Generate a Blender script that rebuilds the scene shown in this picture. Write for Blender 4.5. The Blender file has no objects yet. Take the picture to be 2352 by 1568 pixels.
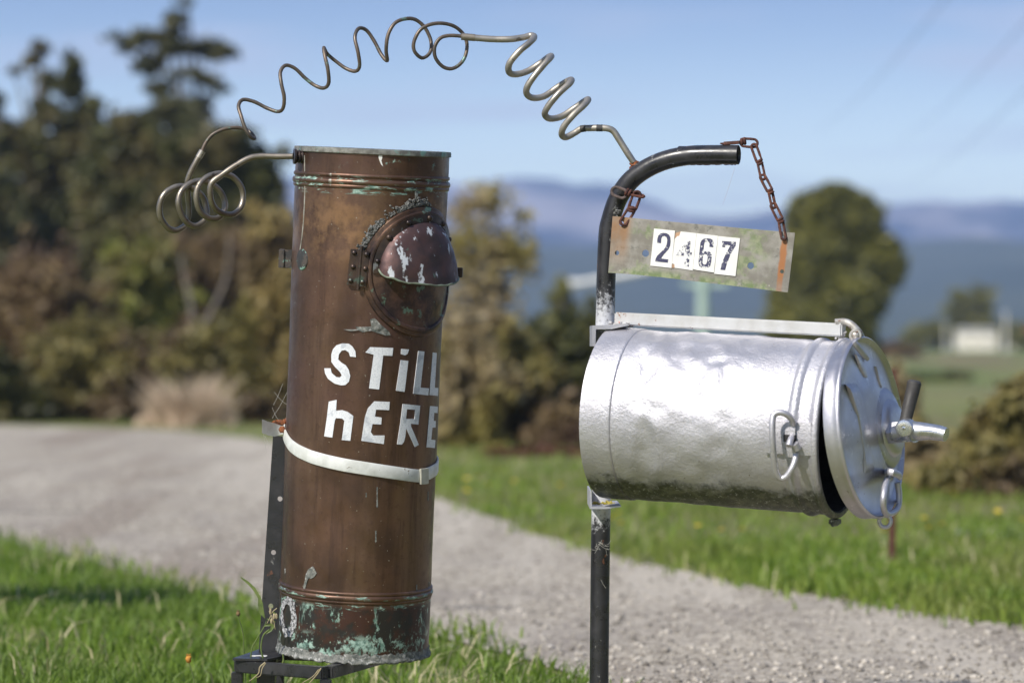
import bpy, bmesh, math, random
import numpy as np
from mathutils import Vector, Matrix, noise as mnoise
from mathutils.geometry import tessellate_polygon

random.seed(7)
rng = np.random.default_rng(11)
SC = bpy.context.scene
COL = SC.collection
R_ = math.radians

# ------------------------------------------------------------------ camera
F = 7260.0            # focal length in pixels of a 2352 px wide picture
EYE = 0.67            # eye height (m)
cam_d = bpy.data.cameras.new('camera')
cam = bpy.data.objects.new('camera', cam_d)
COL.objects.link(cam)
cam.location = (0, 0, EYE)
cam.rotation_euler = (R_(90), 0, 0)
cam_d.sensor_width = 36.0
cam_d.lens = F / 2352 * 36
cam_d.clip_start = 0.1
cam_d.clip_end = 20000
cam_d.dof.use_dof = True
cam_d.dof.focus_distance = 5.12
cam_d.dof.aperture_fstop = 4.0
SC.camera = cam

# ------------------------------------------------------------------ light
SUN_AZ, SUN_EL = R_(41), R_(42)      # azimuth: degrees to the left of straight behind the camera
sdir = Vector((-math.sin(SUN_AZ) * math.cos(SUN_EL), -math.cos(SUN_AZ) * math.cos(SUN_EL), math.sin(SUN_EL)))
sun_d = bpy.data.lights.new('sun', 'SUN')
sun_d.energy = 5.0
sun_d.angle = R_(0.5)
sun_d.color = (1.0, 0.95, 0.87)
sun = bpy.data.objects.new('sun', sun_d)
COL.objects.link(sun)
sun.rotation_euler = sdir.to_track_quat('Z', 'Y').to_euler()
sun.location = (-3, -3, 5)

wd = bpy.data.worlds.new('World')
SC.world = wd
wd.use_nodes = True
nt = wd.node_tree
nt.nodes.clear()
wo = nt.nodes.new('ShaderNodeOutputWorld')
bg = nt.nodes.new('ShaderNodeBackground')
sky = nt.nodes.new('ShaderNodeTexSky')
sky.sky_type = 'NISHITA'
sky.sun_disc = False
sky.sun_elevation = SUN_EL
sky.sun_rotation = math.atan2(sdir.x, sdir.y)
sky.air_density = 1.3
sky.dust_density = 0.25
sky.ozone_density = 3.0
# look a little higher into the sky dome so the low sky is as deep a blue as on that clear day
tc = nt.nodes.new('ShaderNodeTexCoord')
mp = nt.nodes.new('ShaderNodeMapping')
mp.inputs['Location'].default_value = (0, 0, 0.03)
mp.inputs['Scale'].default_value = (1, 1, 2.6)
nt.links.new(tc.outputs['Generated'], mp.inputs['Vector'])
nt.links.new(mp.outputs[0], sky.inputs['Vector'])
# faint thin cloud streaks low over the hills
mp2 = nt.nodes.new('ShaderNodeMapping')
mp2.inputs['Scale'].default_value = (5, 5, 38)
nt.links.new(tc.outputs['Generated'], mp2.inputs['Vector'])
cn = nt.nodes.new('ShaderNodeTexNoise')
cn.inputs['Scale'].default_value = 1.6
cn.inputs['Detail'].default_value = 3
nt.links.new(mp2.outputs[0], cn.inputs['Vector'])
cr = nt.nodes.new('ShaderNodeMapRange')
cr.inputs[1].default_value = 0.5
cr.inputs[2].default_value = 0.75
cr.inputs[3].default_value = 0.0
cr.inputs[4].default_value = 0.75
nt.links.new(cn.outputs['Fac'], cr.inputs[0])
tint = nt.nodes.new('ShaderNodeMix')
tint.data_type = 'RGBA'
tint.blend_type = 'MULTIPLY'
tint.inputs[0].default_value = 1.0
sepz = nt.nodes.new('ShaderNodeSeparateXYZ')
nt.links.new(tc.outputs['Generated'], sepz.inputs[0])
hz = nt.nodes.new('ShaderNodeMapRange')
hz.interpolation_type = 'SMOOTHSTEP'
hz.inputs[1].default_value = 0.0
hz.inputs[2].default_value = 0.135
nt.links.new(sepz.outputs[2], hz.inputs[0])
hm = nt.nodes.new('ShaderNodeMix')
hm.data_type = 'RGBA'
hm.inputs[6].default_value = (3.5, 2.72, 1.85, 1)
hm.inputs[7].default_value = (1.02, 0.98, 1.04, 1)
nt.links.new(hz.outputs[0], hm.inputs[0])
nt.links.new(hm.outputs[2], tint.inputs[7])
nt.links.new(sky.outputs[0], tint.inputs[6])
cm = nt.nodes.new('ShaderNodeMix')
cm.data_type = 'RGBA'
cm.inputs[7].default_value = (5.2, 5.5, 6.6, 1)
nt.links.new(cr.outputs[0], cm.inputs[0])
nt.links.new(tint.outputs[2], cm.inputs[6])
nt.links.new(cm.outputs[2], bg.inputs['Color'])
bg.inputs['Strength'].default_value = 0.126
nt.links.new(bg.outputs[0], wo.inputs['Surface'])

SC.view_settings.view_transform = 'Standard'
SC.view_settings.look = 'None'
SC.view_settings.gamma = 1
SC.view_settings.exposure = 0.24

# ------------------------------------------------------------------ helpers
def W(u, v, Y=5.2):
    """point at distance Y seen at (u, v) of a 2352 x 1568 picture"""
    return Vector(((u - 1176) / F * Y, Y, EYE - (v - 784) / F * Y))

K = 5.2 / F          # metres per pixel at the letterboxes

class MB:
    def __init__(s):
        s.v = []; s.f = []
    def add(s, vs, fs):
        b = len(s.v)
        s.v += [Vector(p) for p in vs]
        s.f += [tuple(i + b for i in f) for f in fs]
        return s
    def tube(s, pts, r, seg=12, closed=False, caps=True, sub=5, spline=True, flat=1.0, jitter=0.0):
        pts = [Vector(p) for p in pts]
        rr = r if isinstance(r, (list, tuple)) else [r] * len(pts)
        if spline and len(pts) > 2:
            P = []; Q = []
            n = len(pts)
            rngi = range(n) if closed else range(n - 1)
            for i in rngi:
                if closed:
                    p0, p1, p2, p3 = pts[i - 1], pts[i], pts[(i + 1) % n], pts[(i + 2) % n]
                else:
                    p1, p2 = pts[i], pts[i + 1]
                    p0 = pts[i - 1] if i else p1 * 2 - p2
                    p3 = pts[i + 2] if i + 2 < n else p2 * 2 - p1
                for j in range(sub):
                    t = j / sub
                    P.append(0.5 * ((2 * p1) + (p2 - p0) * t + (2 * p0 - 5 * p1 + 4 * p2 - p3) * t * t + (3 * p1 - p0 - 3 * p2 + p3) * t ** 3))
                    Q.append(rr[i] * (1 - t) + rr[(i + 1) % n] * t)
            if not closed:
                P.append(pts[-1]); Q.append(rr[-1])
        else:
            P, Q = pts, list(rr)
        n = len(P)
        b = len(s.v)
        def tan(i):
            a = P[(i - 1) % n] if (closed or i) else P[0]
            c = P[(i + 1) % n] if (closed or i < n - 1) else P[-1]
            d = c - a
            return d.normalized() if d.length > 1e-9 else Vector((0, 0, 1))
        t0 = tan(0)
        ref = Vector((0, 0, 1)) if abs(t0.z) < 0.9 else Vector((1, 0, 0))
        nn = (ref - t0 * ref.dot(t0)).normalized()
        for i in range(n):
            t = tan(i)
            nn = (nn - t * nn.dot(t))
            nn = nn.normalized() if nn.length > 1e-6 else Vector((1, 0, 0))
            bb = t.cross(nn)
            q = Q[i]
            if jitter:
                q *= 1 + jitter * mnoise.noise(P[i] * 90)
            for k in range(seg):
                a = 2 * math.pi * k / seg
                s.v.append(P[i] + nn * math.cos(a) * q + bb * math.sin(a) * q * flat)
        m = n if closed else n - 1
        for i in range(m):
            for k in range(seg):
                k2 = (k + 1) % seg
                a0 = b + i * seg; a1 = b + ((i + 1) % n) * seg
                s.f.append((a0 + k, a0 + k2, a1 + k2, a1 + k))
        if caps and not closed:
            s.f.append(tuple(b + k for k in reversed(range(seg))))
            s.f.append(tuple(b + (n - 1) * seg + k for k in range(seg)))
        return s
    def box(s, c, x, y, z, bev=0.0):
        """box with half-axis vectors x, y, z; chamfered edges"""
        bm = bmesh.new()
        bmesh.ops.create_cube(bm, size=2.0)
        lx, ly, lz = x.length, y.length, z.length
        for vv in bm.verts:
            vv.co = Vector((vv.co.x * lx, vv.co.y * ly, vv.co.z * lz))
        if bev > 0:
            bmesh.ops.bevel(bm, geom=bm.edges[:], offset=bev, segments=2, affect='EDGES')
        X, Y_, Z = x.normalized(), y.normalized(), z.normalized()
        bm.verts.index_update()
        vs = [Vector(c) + X * q.co.x + Y_ * q.co.y + Z * q.co.z for q in bm.verts]
        fs = [tuple(q.index for q in f.verts) for f in bm.faces]
        bm.free()
        return s.add(vs, fs)
    def bar(s, a, b2, w, h, up=Vector((0, 0, 1)), bev=0.0):
        a = Vector(a); b2 = Vector(b2)
        d = (b2 - a)
        t = d.normalized()
        side = t.cross(up).normalized()
        u2 = side.cross(t)
        return s.box((a + b2) / 2, d / 2, side * w / 2, u2 * h / 2, bev)
    def lathe(s, prof, O, X, Y_, Z, seg=96, fn=None):
        """prof: (radius, height) along Z; fn(angle, height, radius) -> radius"""
        b = len(s.v)
        for (r, h) in prof:
            for k in range(seg):
                a = 2 * math.pi * k / seg
                q = fn(a, h, r) if fn else r
                s.v.append(O + X * (math.cos(a) * q) + Y_ * (math.sin(a) * q) + Z * h)
        for i in range(len(prof) - 1):
            for k in range(seg):
                k2 = (k + 1) % seg
                s.f.append((b + i * seg + k, b + i * seg + k2, b + (i + 1) * seg + k2, b + (i + 1) * seg + k))
        return s
    def ball(s, c, r, sx=1, sy=1, sz=1, seg=10, wob=0.0):
        bm = bmesh.new()
        bmesh.ops.create_icosphere(bm, subdivisions=2, radius=1.0)
        c = Vector(c)
        bm.verts.index_update()
        vs = []
        for q in bm.verts:
            k = 1 + (wob * mnoise.noise(q.co * 1.7 + c * 50) if wob else 0)
            vs.append(c + Vector((q.co.x * r * sx, q.co.y * r * sy, q.co.z * r * sz)) * k)
        fs = [tuple(q.index for q in f.verts) for f in bm.faces]
        bm.free()
        return s.add(vs, fs)

FRAME = {}
def mesh_obj(name, mb, mat, parent=None, local=False, smooth=True, autos=40, world_loc=None):
    """one mesh object; vertices are given in world space (or in the parent's frame when local)"""
    me = bpy.data.meshes.new(name)
    if parent is not None:
        Mi = FRAME[parent.name].inverted()
        vs = mb.v if local else [Mi @ p for p in mb.v]
    elif world_loc is not None:
        vs = [p - world_loc for p in mb.v]
    else:
        vs = mb.v
    me.from_pydata([tuple(p) for p in vs], [], mb.f)
    me.validate()
    o = bpy.data.objects.new(name, me)
    COL.objects.link(o)
    if parent is not None:
        o.parent = parent
        FRAME[o.name] = FRAME[parent.name]
    elif world_loc is not None:
        o.location = world_loc
        FRAME[o.name] = Matrix.Translation(world_loc)
    else:
        FRAME[o.name] = Matrix.Identity(4)
    if mat:
        me.materials.append(mat)
    bm = bmesh.new(); bm.from_mesh(me)
    bmesh.ops.recalc_face_normals(bm, faces=bm.faces[:])
    bm.to_mesh(me); bm.free()
    if smooth:
        for p in me.polygons:
            p.use_smooth = True
        if autos < 180:
            me.set_sharp_from_angle(angle=R_(autos))
    return o

def root(name, M, label, cat, group=None):
    if not isinstance(M, Matrix):
        M = Matrix.Translation(Vector(M))
    o = bpy.data.objects.new(name, None)
    COL.objects.link(o)
    o.matrix_world = M
    o.empty_display_size = 0.05
    FRAME[o.name] = M
    tag(o, label, cat, group)
    return o

def tag(o, label=None, cat=None, group=None, kind=None):
    if label: o['label'] = label
    if cat: o['category'] = cat
    if group: o['group'] = group
    if kind: o['kind'] = kind
    return o

def raw_mesh(name, verts, faces_n, nper, mat, parent=None, loc=(0, 0, 0), smooth=False):
    """fast mesh: verts (N,3) array, faces_n (M, nper) index array"""
    me = bpy.data.meshes.new(name)
    loc = np.array(loc, dtype=np.float32)
    me.vertices.add(len(verts))
    me.vertices.foreach_set('co', (verts - loc).astype(np.float32).ravel())
    M = len(faces_n)
    me.loops.add(M * nper)
    me.loops.foreach_set('vertex_index', faces_n.astype(np.int32).ravel())
    me.polygons.add(M)
    me.polygons.foreach_set('loop_start', np.arange(0, M * nper, nper, dtype=np.int32))
    me.polygons.foreach_set('loop_total', np.full(M, nper, dtype=np.int32))
    me.update(calc_edges=True)
    o = bpy.data.objects.new(name, me)
    COL.objects.link(o)
    me.materials.append(mat)
    if smooth:
        for p in me.polygons: p.use_smooth = True
    if parent is not None:
        o.parent = parent
    else:
        o.location = tuple(float(a) for a in loc)
    return o

# ------------------------------------------------------------------ node materials
class NG:
    def __init__(s, name):
        s.m = bpy.data.materials.new(name)
        s.m.use_nodes = True
        s.t = s.m.node_tree
        s.t.nodes.clear()
        s.out = s.t.nodes.new('ShaderNodeOutputMaterial')
        s.p = s.t.nodes.new('ShaderNodeBsdfPrincipled')
        s.t.links.new(s.p.outputs[0], s.out.inputs['Surface'])
        s.tc = s.t.nodes.new('ShaderNodeTexCoord')
        s.obj = s.tc.outputs['Object']
        s.sep = None
    def set(s, inp, val):
        s._c(val, s.p.inputs[inp])
    def _c(s, val, sock):
        if isinstance(val, bpy.types.NodeSocket):
            s.t.links.new(val, sock)
        elif isinstance(val, (tuple, list)):
            if len(val) == 3 and sock.type == 'RGBA': val = (*val, 1)
            sock.default_value = val
        else:
            sock.default_value = val
    def xyz(s):
        if s.sep is None:
            s.sep = s.t.nodes.new('ShaderNodeSeparateXYZ')
            s.t.links.new(s.obj, s.sep.inputs[0])
        return s.sep.outputs
    def scale(s, sx, sy, sz, loc=(0, 0, 0)):
        n = s.t.nodes.new('ShaderNodeMapping')
        n.inputs['Scale'].default_value = (sx, sy, sz)
        n.inputs['Location'].default_value = loc
        s.t.links.new(s.obj, n.inputs[0])
        return n.outputs[0]
    def noise(s, sc, det=4, rough=0.55, vec=None, dist=0.0):
        n = s.t.nodes.new('ShaderNodeTexNoise')
        n.inputs['Scale'].default_value = sc
        n.inputs['Detail'].default_value = det
        n.inputs['Roughness'].default_value = rough
        n.inputs['Distortion'].default_value = dist
        s.t.links.new(vec or s.obj, n.inputs['Vector'])
        return n.outputs['Fac']
    def voro(s, sc, vec=None, out='Distance'):
        n = s.t.nodes.new('ShaderNodeTexVoronoi')
        n.inputs['Scale'].default_value = sc
        s.t.links.new(vec or s.obj, n.inputs['Vector'])
        return n.outputs[out]
    def m2(s, op, a, b=0.0, clamp=False):
        n = s.t.nodes.new('ShaderNodeMath')
        n.operation = op
        n.use_clamp = clamp
        s._c(a, n.inputs[0]); s._c(b, n.inputs[1])
        return n.outputs[0]
    def rng(s, x, a, b, c=0.0, d=1.0, smooth=True):
        n = s.t.nodes.new('ShaderNodeMapRange')
        n.interpolation_type = 'SMOOTHSTEP' if smooth else 'LINEAR'
        s._c(x, n.inputs[0])
        for i, q in enumerate((a, b, c, d)): n.inputs[i + 1].default_value = q
        return n.outputs[0]
    def mix(s, f, a, b):
        n = s.t.nodes.new('ShaderNodeMix')
        n.data_type = 'RGBA'
        s._c(f, n.inputs[0]); s._c(a, n.inputs[6]); s._c(b, n.inputs[7])
        return n.outputs[2]
    def island(s):
        n = s.t.nodes.new('ShaderNodeNewGeometry')
        return n.outputs['Random Per Island']
    def bump(s, h, strength=0.3, dist=0.001):
        n = s.t.nodes.new('ShaderNodeBump')
        n.inputs['Strength'].default_value = strength
        n.inputs['Distance'].default_value = dist
        s._c(h, n.inputs['Height'])
        if s.p.inputs['Normal'].is_linked:
            s.t.links.new(s.p.inputs['Normal'].links[0].from_socket, n.inputs['Normal'])
        s.t.links.new(n.outputs[0], s.p.inputs['Normal'])

MAT = {}
def simple(name, col, col2=None, rough=0.6, metal=0.0, sc=60, bump=0.3, bd=0.0006, spots=None, spot_th=0.66, spot_sc=150):
    g = NG(name)
    c = col
    nz = g.noise(sc, 5)
    if col2 is not None:
        c = g.mix(g.rng(nz, 0.35, 0.65), col, col2)
    if spots is not None:
        n2 = g.noise(spot_sc, 3, vec=None)
        c = g.mix(g.rng(n2, spot_th, spot_th + 0.05), c, spots)
    g.set('Base Color', c)
    g.set('Roughness', g.rng(g.noise(sc * 0.7, 3), 0.3, 0.7, max(rough - 0.1, 0.05), min(rough + 0.12, 1)))
    g.set('Metallic', metal)
    if bump: g.bump(nz, bump, bd)
    MAT[name] = g.m
    return g.m

# ---- copper body (local frame: z up the cylinder, 0 at its foot)
H_TOP = 1152 * K
RINGS_T = [(1495 - 404) * K, (1495 - 418.5) * K, (1495 - 428) * K]
RINGS_B = [(1495 - 1339) * K, (1495 - 1349) * K, (1495 - 1358) * K]
def copper(name, body=True, dark=0.0):
    g = NG(name)
    X, Y_, Z = g.xyz()
    st = g.noise(14, 5, vec=g.scale(1, 1, 0.16))            # long vertical streaks
    big = g.noise(9, 4)
    fine = g.noise(120, 5, 0.65)
    c = g.mix(g.rng(big, 0.35, 0.68), (0.090, 0.054, 0.038), (0.160, 0.090, 0.060))
    c = g.mix(g.rng(st, 0.45, 0.66, 0, 0.8), c, (0.205, 0.125, 0.082))
    c = g.mix(g.rng(g.noise(38, 6, .65, vec=g.scale(1, 1, 0.07, (2, 0, 3))), 0.52, 0.68, 0, 0.55), c, (0.060, 0.036, 0.030))
    c = g.mix(g.rng(g.noise(5.5, 3, vec=g.scale(1, 1, .5, (3, 1, 0))), 0.52, 0.7, 0, 0.5), c, (0.115, 0.06, 0.062))
    c = g.mix(g.rng(fine, 0.5, 0.75, 0, 0.35), c, (0.05, 0.027, 0.018))
    metal = 0.72
    grime = None
    if body:
        # noise-edged golden patch below the top rings
        d = g.m2('SUBTRACT', Z, 0.70)
        gp = g.m2('MULTIPLY', g.rng(g.m2('ABSOLUTE', d), 0.01, 0.085, 1, 0), g.rng(g.noise(22, 5, .7), 0.42, 0.62))
        c = g.mix(g.m2('MULTIPLY', gp, 0.5), c, (0.42, 0.24, 0.12))
        # blackened foot section
        foot = g.rng(Z, RINGS_B[2] - 0.012, RINGS_B[2] - 0.002, 1, 0)
        fcol = g.mix(g.rng(g.noise(26, 5, .6), 0.42, 0.56), (0.028, 0.026, 0.024), (0.062, 0.028, 0.02))
        c = g.mix(foot, c, fcol)
        # dark grimy strip on the seam side
        # verdigris: along the rings, runs and blotches on the foot
        vg = None
        for hh, wdt in ((RINGS_T[0] - .005, 0.006), (RINGS_T[1] - 0.006, 0.006), (RINGS_T[2] - 0.006, 0.008), (RINGS_B[0] - 0.006, 0.005), (RINGS_B[2] - 0.008, 0.006)):
            q = g.rng(g.m2('ABSOLUTE', g.m2('SUBTRACT', Z, hh)), wdt * 0.4, wdt, 1, 0)
            vg = q if vg is None else g.m2('MAXIMUM', vg, q)
        ring = g.m2('MULTIPLY', vg, g.rng(g.noise(38, 6, 0.7, vec=g.scale(1, 1, 4.2)), 0.535, 0.58))
        blot = g.m2('MULTIPLY', foot, g.rng(g.noise(24, 8, 0.72, vec=g.scale(1.3, 1.3, 0.8, (.4, .1, .2))), 0.555, 0.60))
        low = g.m2('MULTIPLY', g.rng(g.m2('ABSOLUTE', g.m2('SUBTRACT', Z, 0.030)), 0.004, 0.022, 1, 0), g.rng(g.noise(30, 8, 0.75), 0.50, 0.56))
        runs = g.m2('MULTIPLY', foot, g.rng(g.noise(60, 5, 0.6, vec=g.scale(1, 1, 0.22)), 0.60, 0.66, 0, 0.8))
        top = g.m2('MULTIPLY', g.rng(Z, H_TOP - 0.035, H_TOP - 0.018), g.rng(g.noise(45, 6, 0.7), 0.60, 0.65))
        v = g.m2('MAXIMUM', g.m2('MAXIMUM', ring, blot), g.m2('MAXIMUM', g.m2('MAXIMUM', runs, top), low))
        vc = g.mix(g.rng(fine, 0.4, 0.62), (0.11, 0.20, 0.165), (0.33, 0.46, 0.39))
        c = g.mix(v, c, vc)
        # pale mineral runs
        wr = g.m2('MULTIPLY', g.rng(Z, 0.62, 0.80, 0, 1), g.rng(g.noise(42, 3, 0.5, vec=g.scale(1, 1, 0.12, (.13, .2, 0))), 0.68, 0.71, 0, 0.7))
        c = g.mix(wr, c, (0.42, 0.42, 0.36))
        sp = g.rng(g.noise(230, 2, .5), 0.735, 0.76)
        c = g.mix(sp, c, (0.4, 0.36, 0.3))
        mm = g.m2('SUBTRACT', 1.0, g.m2('MAXIMUM', v, g.m2('MULTIPLY', foot, 0.55)))
        metal = g.m2('MULTIPLY', mm, 0.72)
        g.bump(v, 0.25, 0.0004)
    else:
        c = g.mix(g.rng(g.noise(17, 5, .7), 0.4, 0.65), c, (0.04, 0.028, 0.03))
        c = g.mix(g.rng(g.noise(40, 6, .72), 0.60, 0.64, 0, .8), c, (0.16, 0.26, 0.21))
        c = g.mix(g.rng(g.noise(55, 4, .6, vec=g.scale(1, 1, .3)), 0.66, 0.69, 0, .8), c, (0.48, 0.5, 0.52))
        metal = 0.6
    if dark:
        c = g.mix(dark, c, (0.03, 0.028, 0.026))
    g.set('Base Color', c)
    g.set('Metallic', metal)
    g.set('Roughness', g.rng(g.noise(30, 5, .6), 0.3, 0.7, 0.28, 0.50))
    g.bump(fine, 0.22, 0.0006)
    g.bump(g.noise(11, 2), 0.25, 0.004)
    MAT[name] = g.m
    return g.m
copper('copper_sheet')
copper('copper_door', body=False)
copper('copper_dark', body=False, dark=0.55)

simple('copper_pipe', (0.17, 0.13, 0.10), (0.10, 0.085, 0.070), rough=0.48, metal=0.55, sc=45, spots=(0.16, 0.24, 0.20), spot_th=0.6, spot_sc=60)
simple('dull_pipe', (0.22, 0.19, 0.155), (0.30, 0.265, 0.215), rough=0.42, metal=0.75, sc=35, spots=(0.12, 0.1, 0.08), spot_th=0.64, spot_sc=90)
simple('pale_pipe', (0.42, 0.385, 0.33), (0.30, 0.28, 0.25), rough=0.45, metal=0.7, sc=30, spots=(0.17, 0.15, 0.13), spot_th=0.64, spot_sc=90)
simple('solder', (0.22, 0.22, 0.2), (0.10, 0.11, 0.10), rough=0.75, metal=0.2, sc=140, bump=0.8, bd=0.002, spots=(0.34, 0.34, 0.32), spot_th=0.58)
simple('grey_crust', (0.075, 0.075, 0.07), (0.19, 0.19, 0.18), rough=0.9, sc=200, bump=1, bd=0.003, spots=(0.3, 0.31, 0.29), spot_th=0.62, spot_sc=260)
simple('rust', (0.115, 0.042, 0.027), (0.06, 0.026, 0.022), rough=0.85, metal=0.1, sc=130, bump=0.7, bd=0.001, spots=(0.22, 0.075, 0.03), spot_th=0.63, spot_sc=210)
simple('rust_orange', (0.30, 0.10, 0.035), (0.14, 0.055, 0.03), rough=0.9, sc=160, bump=0.7)
simple('white_strap', (0.70, 0.71, 0.69), (0.55, 0.56, 0.53), rough=0.5, sc=38, spots=(0.22, 0.19, 0.14), spot_th=0.68, spot_sc=95, bump=.5)
simple('rubber', (0.035, 0.033, 0.032), (0.05, 0.047, 0.045), rough=0.6, sc=80)
simple('web', (0.45, 0.44, 0.4), rough=0.8, bump=0)
simple('black_interior', (0.014, 0.014, 0.014), (0.03, 0.03, 0.028), rough=0.9)
simple('timber_post', (0.10, 0.055, 0.045), (0.15, 0.09, 0.07), rough=0.85, sc=30)

def black_paint(name, overspray=None):
    g = NG(name)
    c = g.mix(g.rng(g.noise(20, 4), 0.4, 0.7), (0.018, 0.018, 0.020), (0.035, 0.034, 0.036))
    c = g.mix(g.rng(g.noise(70, 5, .65, vec=g.scale(1, 1, .45)), 0.655, 0.69), c, (0.19, 0.19, 0.18))
    c = g.mix(g.rng(g.noise(28, 5, .7, vec=g.scale(1, 1, .6, (5, 2, 1))), 0.66, 0.70), c, (0.12, 0.055, 0.035))
    if overspray:
        X, Y_, Z = g.xyz()
        for a, b in overspray:
            w = g.rng(Z, min(a, b), max(a, b), *((0, 1) if a < b else (1, 0)))
            f = g.rng(g.m2('ADD', g.m2('MULTIPLY', w, 0.62), g.noise(130, 5, .7)), 0.78, 0.98)
            # only inside the sprayed length
            f = g.m2('MULTIPLY', f, g.rng(w, 0.02, 0.2))
            c = g.mix(f, c, (0.5, 0.51, 0.53))
    g.set('Base Color', c)
    g.set('Roughness', g.rng(g.noise(40, 4), 0.3, 0.7, 0.24, 0.48))
    g.bump(g.noise(110, 5), 0.3, 0.0008)
    MAT[name] = g.m
    return g.m
black_paint('black_paint')

def aluminium(name, algae=True, blue=False):
    g = NG(name)
    X, Y_, Z = g.xyz()
    fine = g.noise(150, 4, .6)
    c = g.mix(g.rng(g.noise(16, 4), 0.35, 0.7), (0.55, 0.54, 0.57), (0.47, 0.46, 0.49))
    c = g.mix(g.rng(g.noise(110, 4, .6), 0.69, 0.73), c, (0.19, 0.16, 0.12))
    rough = g.rng(g.noise(26, 4), 0.3, 0.7, 0.43, 0.56) if not blue else g.rng(g.noise(26, 4), 0.3, 0.7, 0.36, 0.48)
    metal = 0.72 if not blue else 0.9
    if blue:
        c = g.mix(g.rng(g.noise(70, 5, .7), 0.60, 0.64, 0, .6), c, (0.75, .75, .77))
    if algae:
        und = g.m2('ADD', g.rng(Z, -0.145, -0.04, 1, 0), g.m2('MULTIPLY', g.m2('SUBTRACT', g.noise(24, 7, .7), 0.5), 0.9))
        a = g.rng(und, 0.42, 0.70)
        ac = g.mix(g.rng(g.noise(60, 6, .7), 0.45, 0.62), (0.045, 0.050, 0.030), (0.13, 0.135, 0.09))
        ac = g.mix(g.rng(g.noise(170, 3, .6), 0.62, 0.66), ac, (0.34, 0.35, 0.33))
        c = g.mix(a, c, ac)
        metal = g.m2('MULTIPLY', g.m2('SUBTRACT', 1.0, a), 0.72)
        rough = g.m2('ADD', rough, g.m2('MULTIPLY', a, -0.05))
        g.bump(g.noise(170, 4, .7), 0.5, 0.0025)
    g.set('Base Color', c)
    g.set('Metallic', metal)
    g.set('Roughness', rough)
    g.bump(fine, 0.2, 0.0012)
    g.bump(g.noise(48, 4, .6, vec=g.scale(.6, 1, 1)), 0.04, 0.002)
    MAT[name] = g.m
    return g.m
aluminium('aluminium_paint')
aluminium('aluminium_clean', algae=False)
aluminium('lid_paint', algae=False, blue=True)

def sign_plate():
    g = NG('sign_plate')      # local frame: x along the plate in metres, z up
    X, Y_, Z = g.xyz()
    c = g.mix(g.rng(g.noise(26, 6, .65), 0.38, 0.62), (0.19, 0.175, 0.145), (0.30, 0.285, 0.25))
    c = g.mix(g.rng(g.noise(60, 7, .7), 0.57, 0.64, 0, .8), c, (0.12, 0.12, 0.10))
    # green algae patches: right of the digits, lower edge, left of the digits
    gr = g.m2('MULTIPLY', g.rng(g.m2('ABSOLUTE', g.m2('SUBTRACT', X, 0.228)), 0.015, 0.045, 1, 0), g.rng(g.noise(30, 6, .65), 0.42, 0.55))
    gr2 = g.m2('MULTIPLY', g.rng(g.m2('ABSOLUTE', g.m2('SUBTRACT', X, 0.06)), 0.01, 0.04, 1, 0), g.rng(g.noise(36, 6, .7), 0.52, 0.6))
    gr3 = g.m2('MULTIPLY', g.rng(Z, 0.004, 0.018, 1, 0), g.rng(g.noise(18, 5, .65), 0.44, 0.52))
    gg = g.m2('MAXIMUM', g.m2('MAXIMUM', g.m2('MULTIPLY', gr, .75), g.m2('MULTIPLY', gr2, .7)), gr3)
    c = g.mix(gg, c, g.mix(g.rng(g.noise(90, 5), 0.4, 0.6), (0.15, 0.20, 0.085), (0.27, 0.30, 0.17)))
    # rust stain at the left end, rust run at the right hole
    rl = g.m2('MULTIPLY', g.rng(X, 0.020, 0.036, 1, 0), g.rng(Z, 0.0, 0.07))
    c = g.mix(g.m2('MULTIPLY', rl, g.rng(g.noise(30, 5), 0.3, 0.6, .35, .9)), c, (0.27, 0.145, 0.065))
    wob = g.m2('MULTIPLY', g.m2('SUBTRACT', g.noise(40, 3), 0.5), 0.008)
    xr = g.m2('ADD', g.m2('SUBTRACT', X, 0.2845), wob)
    rr = g.m2('MULTIPLY', g.rng(g.m2('ABSOLUTE', xr), 0.003, 0.0065, 1, 0), g.rng(Z, 0.088, 0.080, 0, 1))
    rr = g.m2('MULTIPLY', rr, g.rng(Z, 0.006, 0.03, 0.5, 1))
    c = g.mix(g.m2('MULTIPLY', rr, .9), c, (0.34, 0.13, 0.035))
    c = g.mix(g.rng(g.noise(85, 6, .7, vec=g.scale(1, 1, .6)), 0.66, 0.70, 0, .7), c, (0.46, 0.45, 0.38))
    g.set('Base Color', c)
    g.set('Roughness', 0.6)
    g.set('Metallic', 0.15)
    g.bump(g.noise(90, 6), 0.3, 0.0008)
    MAT['sign_plate'] = g.m
sign_plate()
simple('card', (0.78, 0.775, 0.735), (0.72, 0.71, 0.66), rough=0.55, sc=40, bump=0.1)
def ink(name, wear):
    g = NG(name)
    n = g.noise(240, 5, .7)
    w = g.m2('ADD', g.m2('MULTIPLY', n, 0.6), g.m2('MULTIPLY', g.noise(70, 4, .6), 0.4))
    c = g.mix(g.rng(w, wear, wear + 0.05), (0.045, 0.045, 0.095), (0.70, 0.70, 0.68))
    g.set('Base Color', c)
    g.set('Roughness', 0.5)
    MAT[name] = g.m
ink('ink_two', 0.56); ink('ink_four', 0.475); ink('ink_six', 0.51); ink('ink_seven', 0.535)

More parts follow.
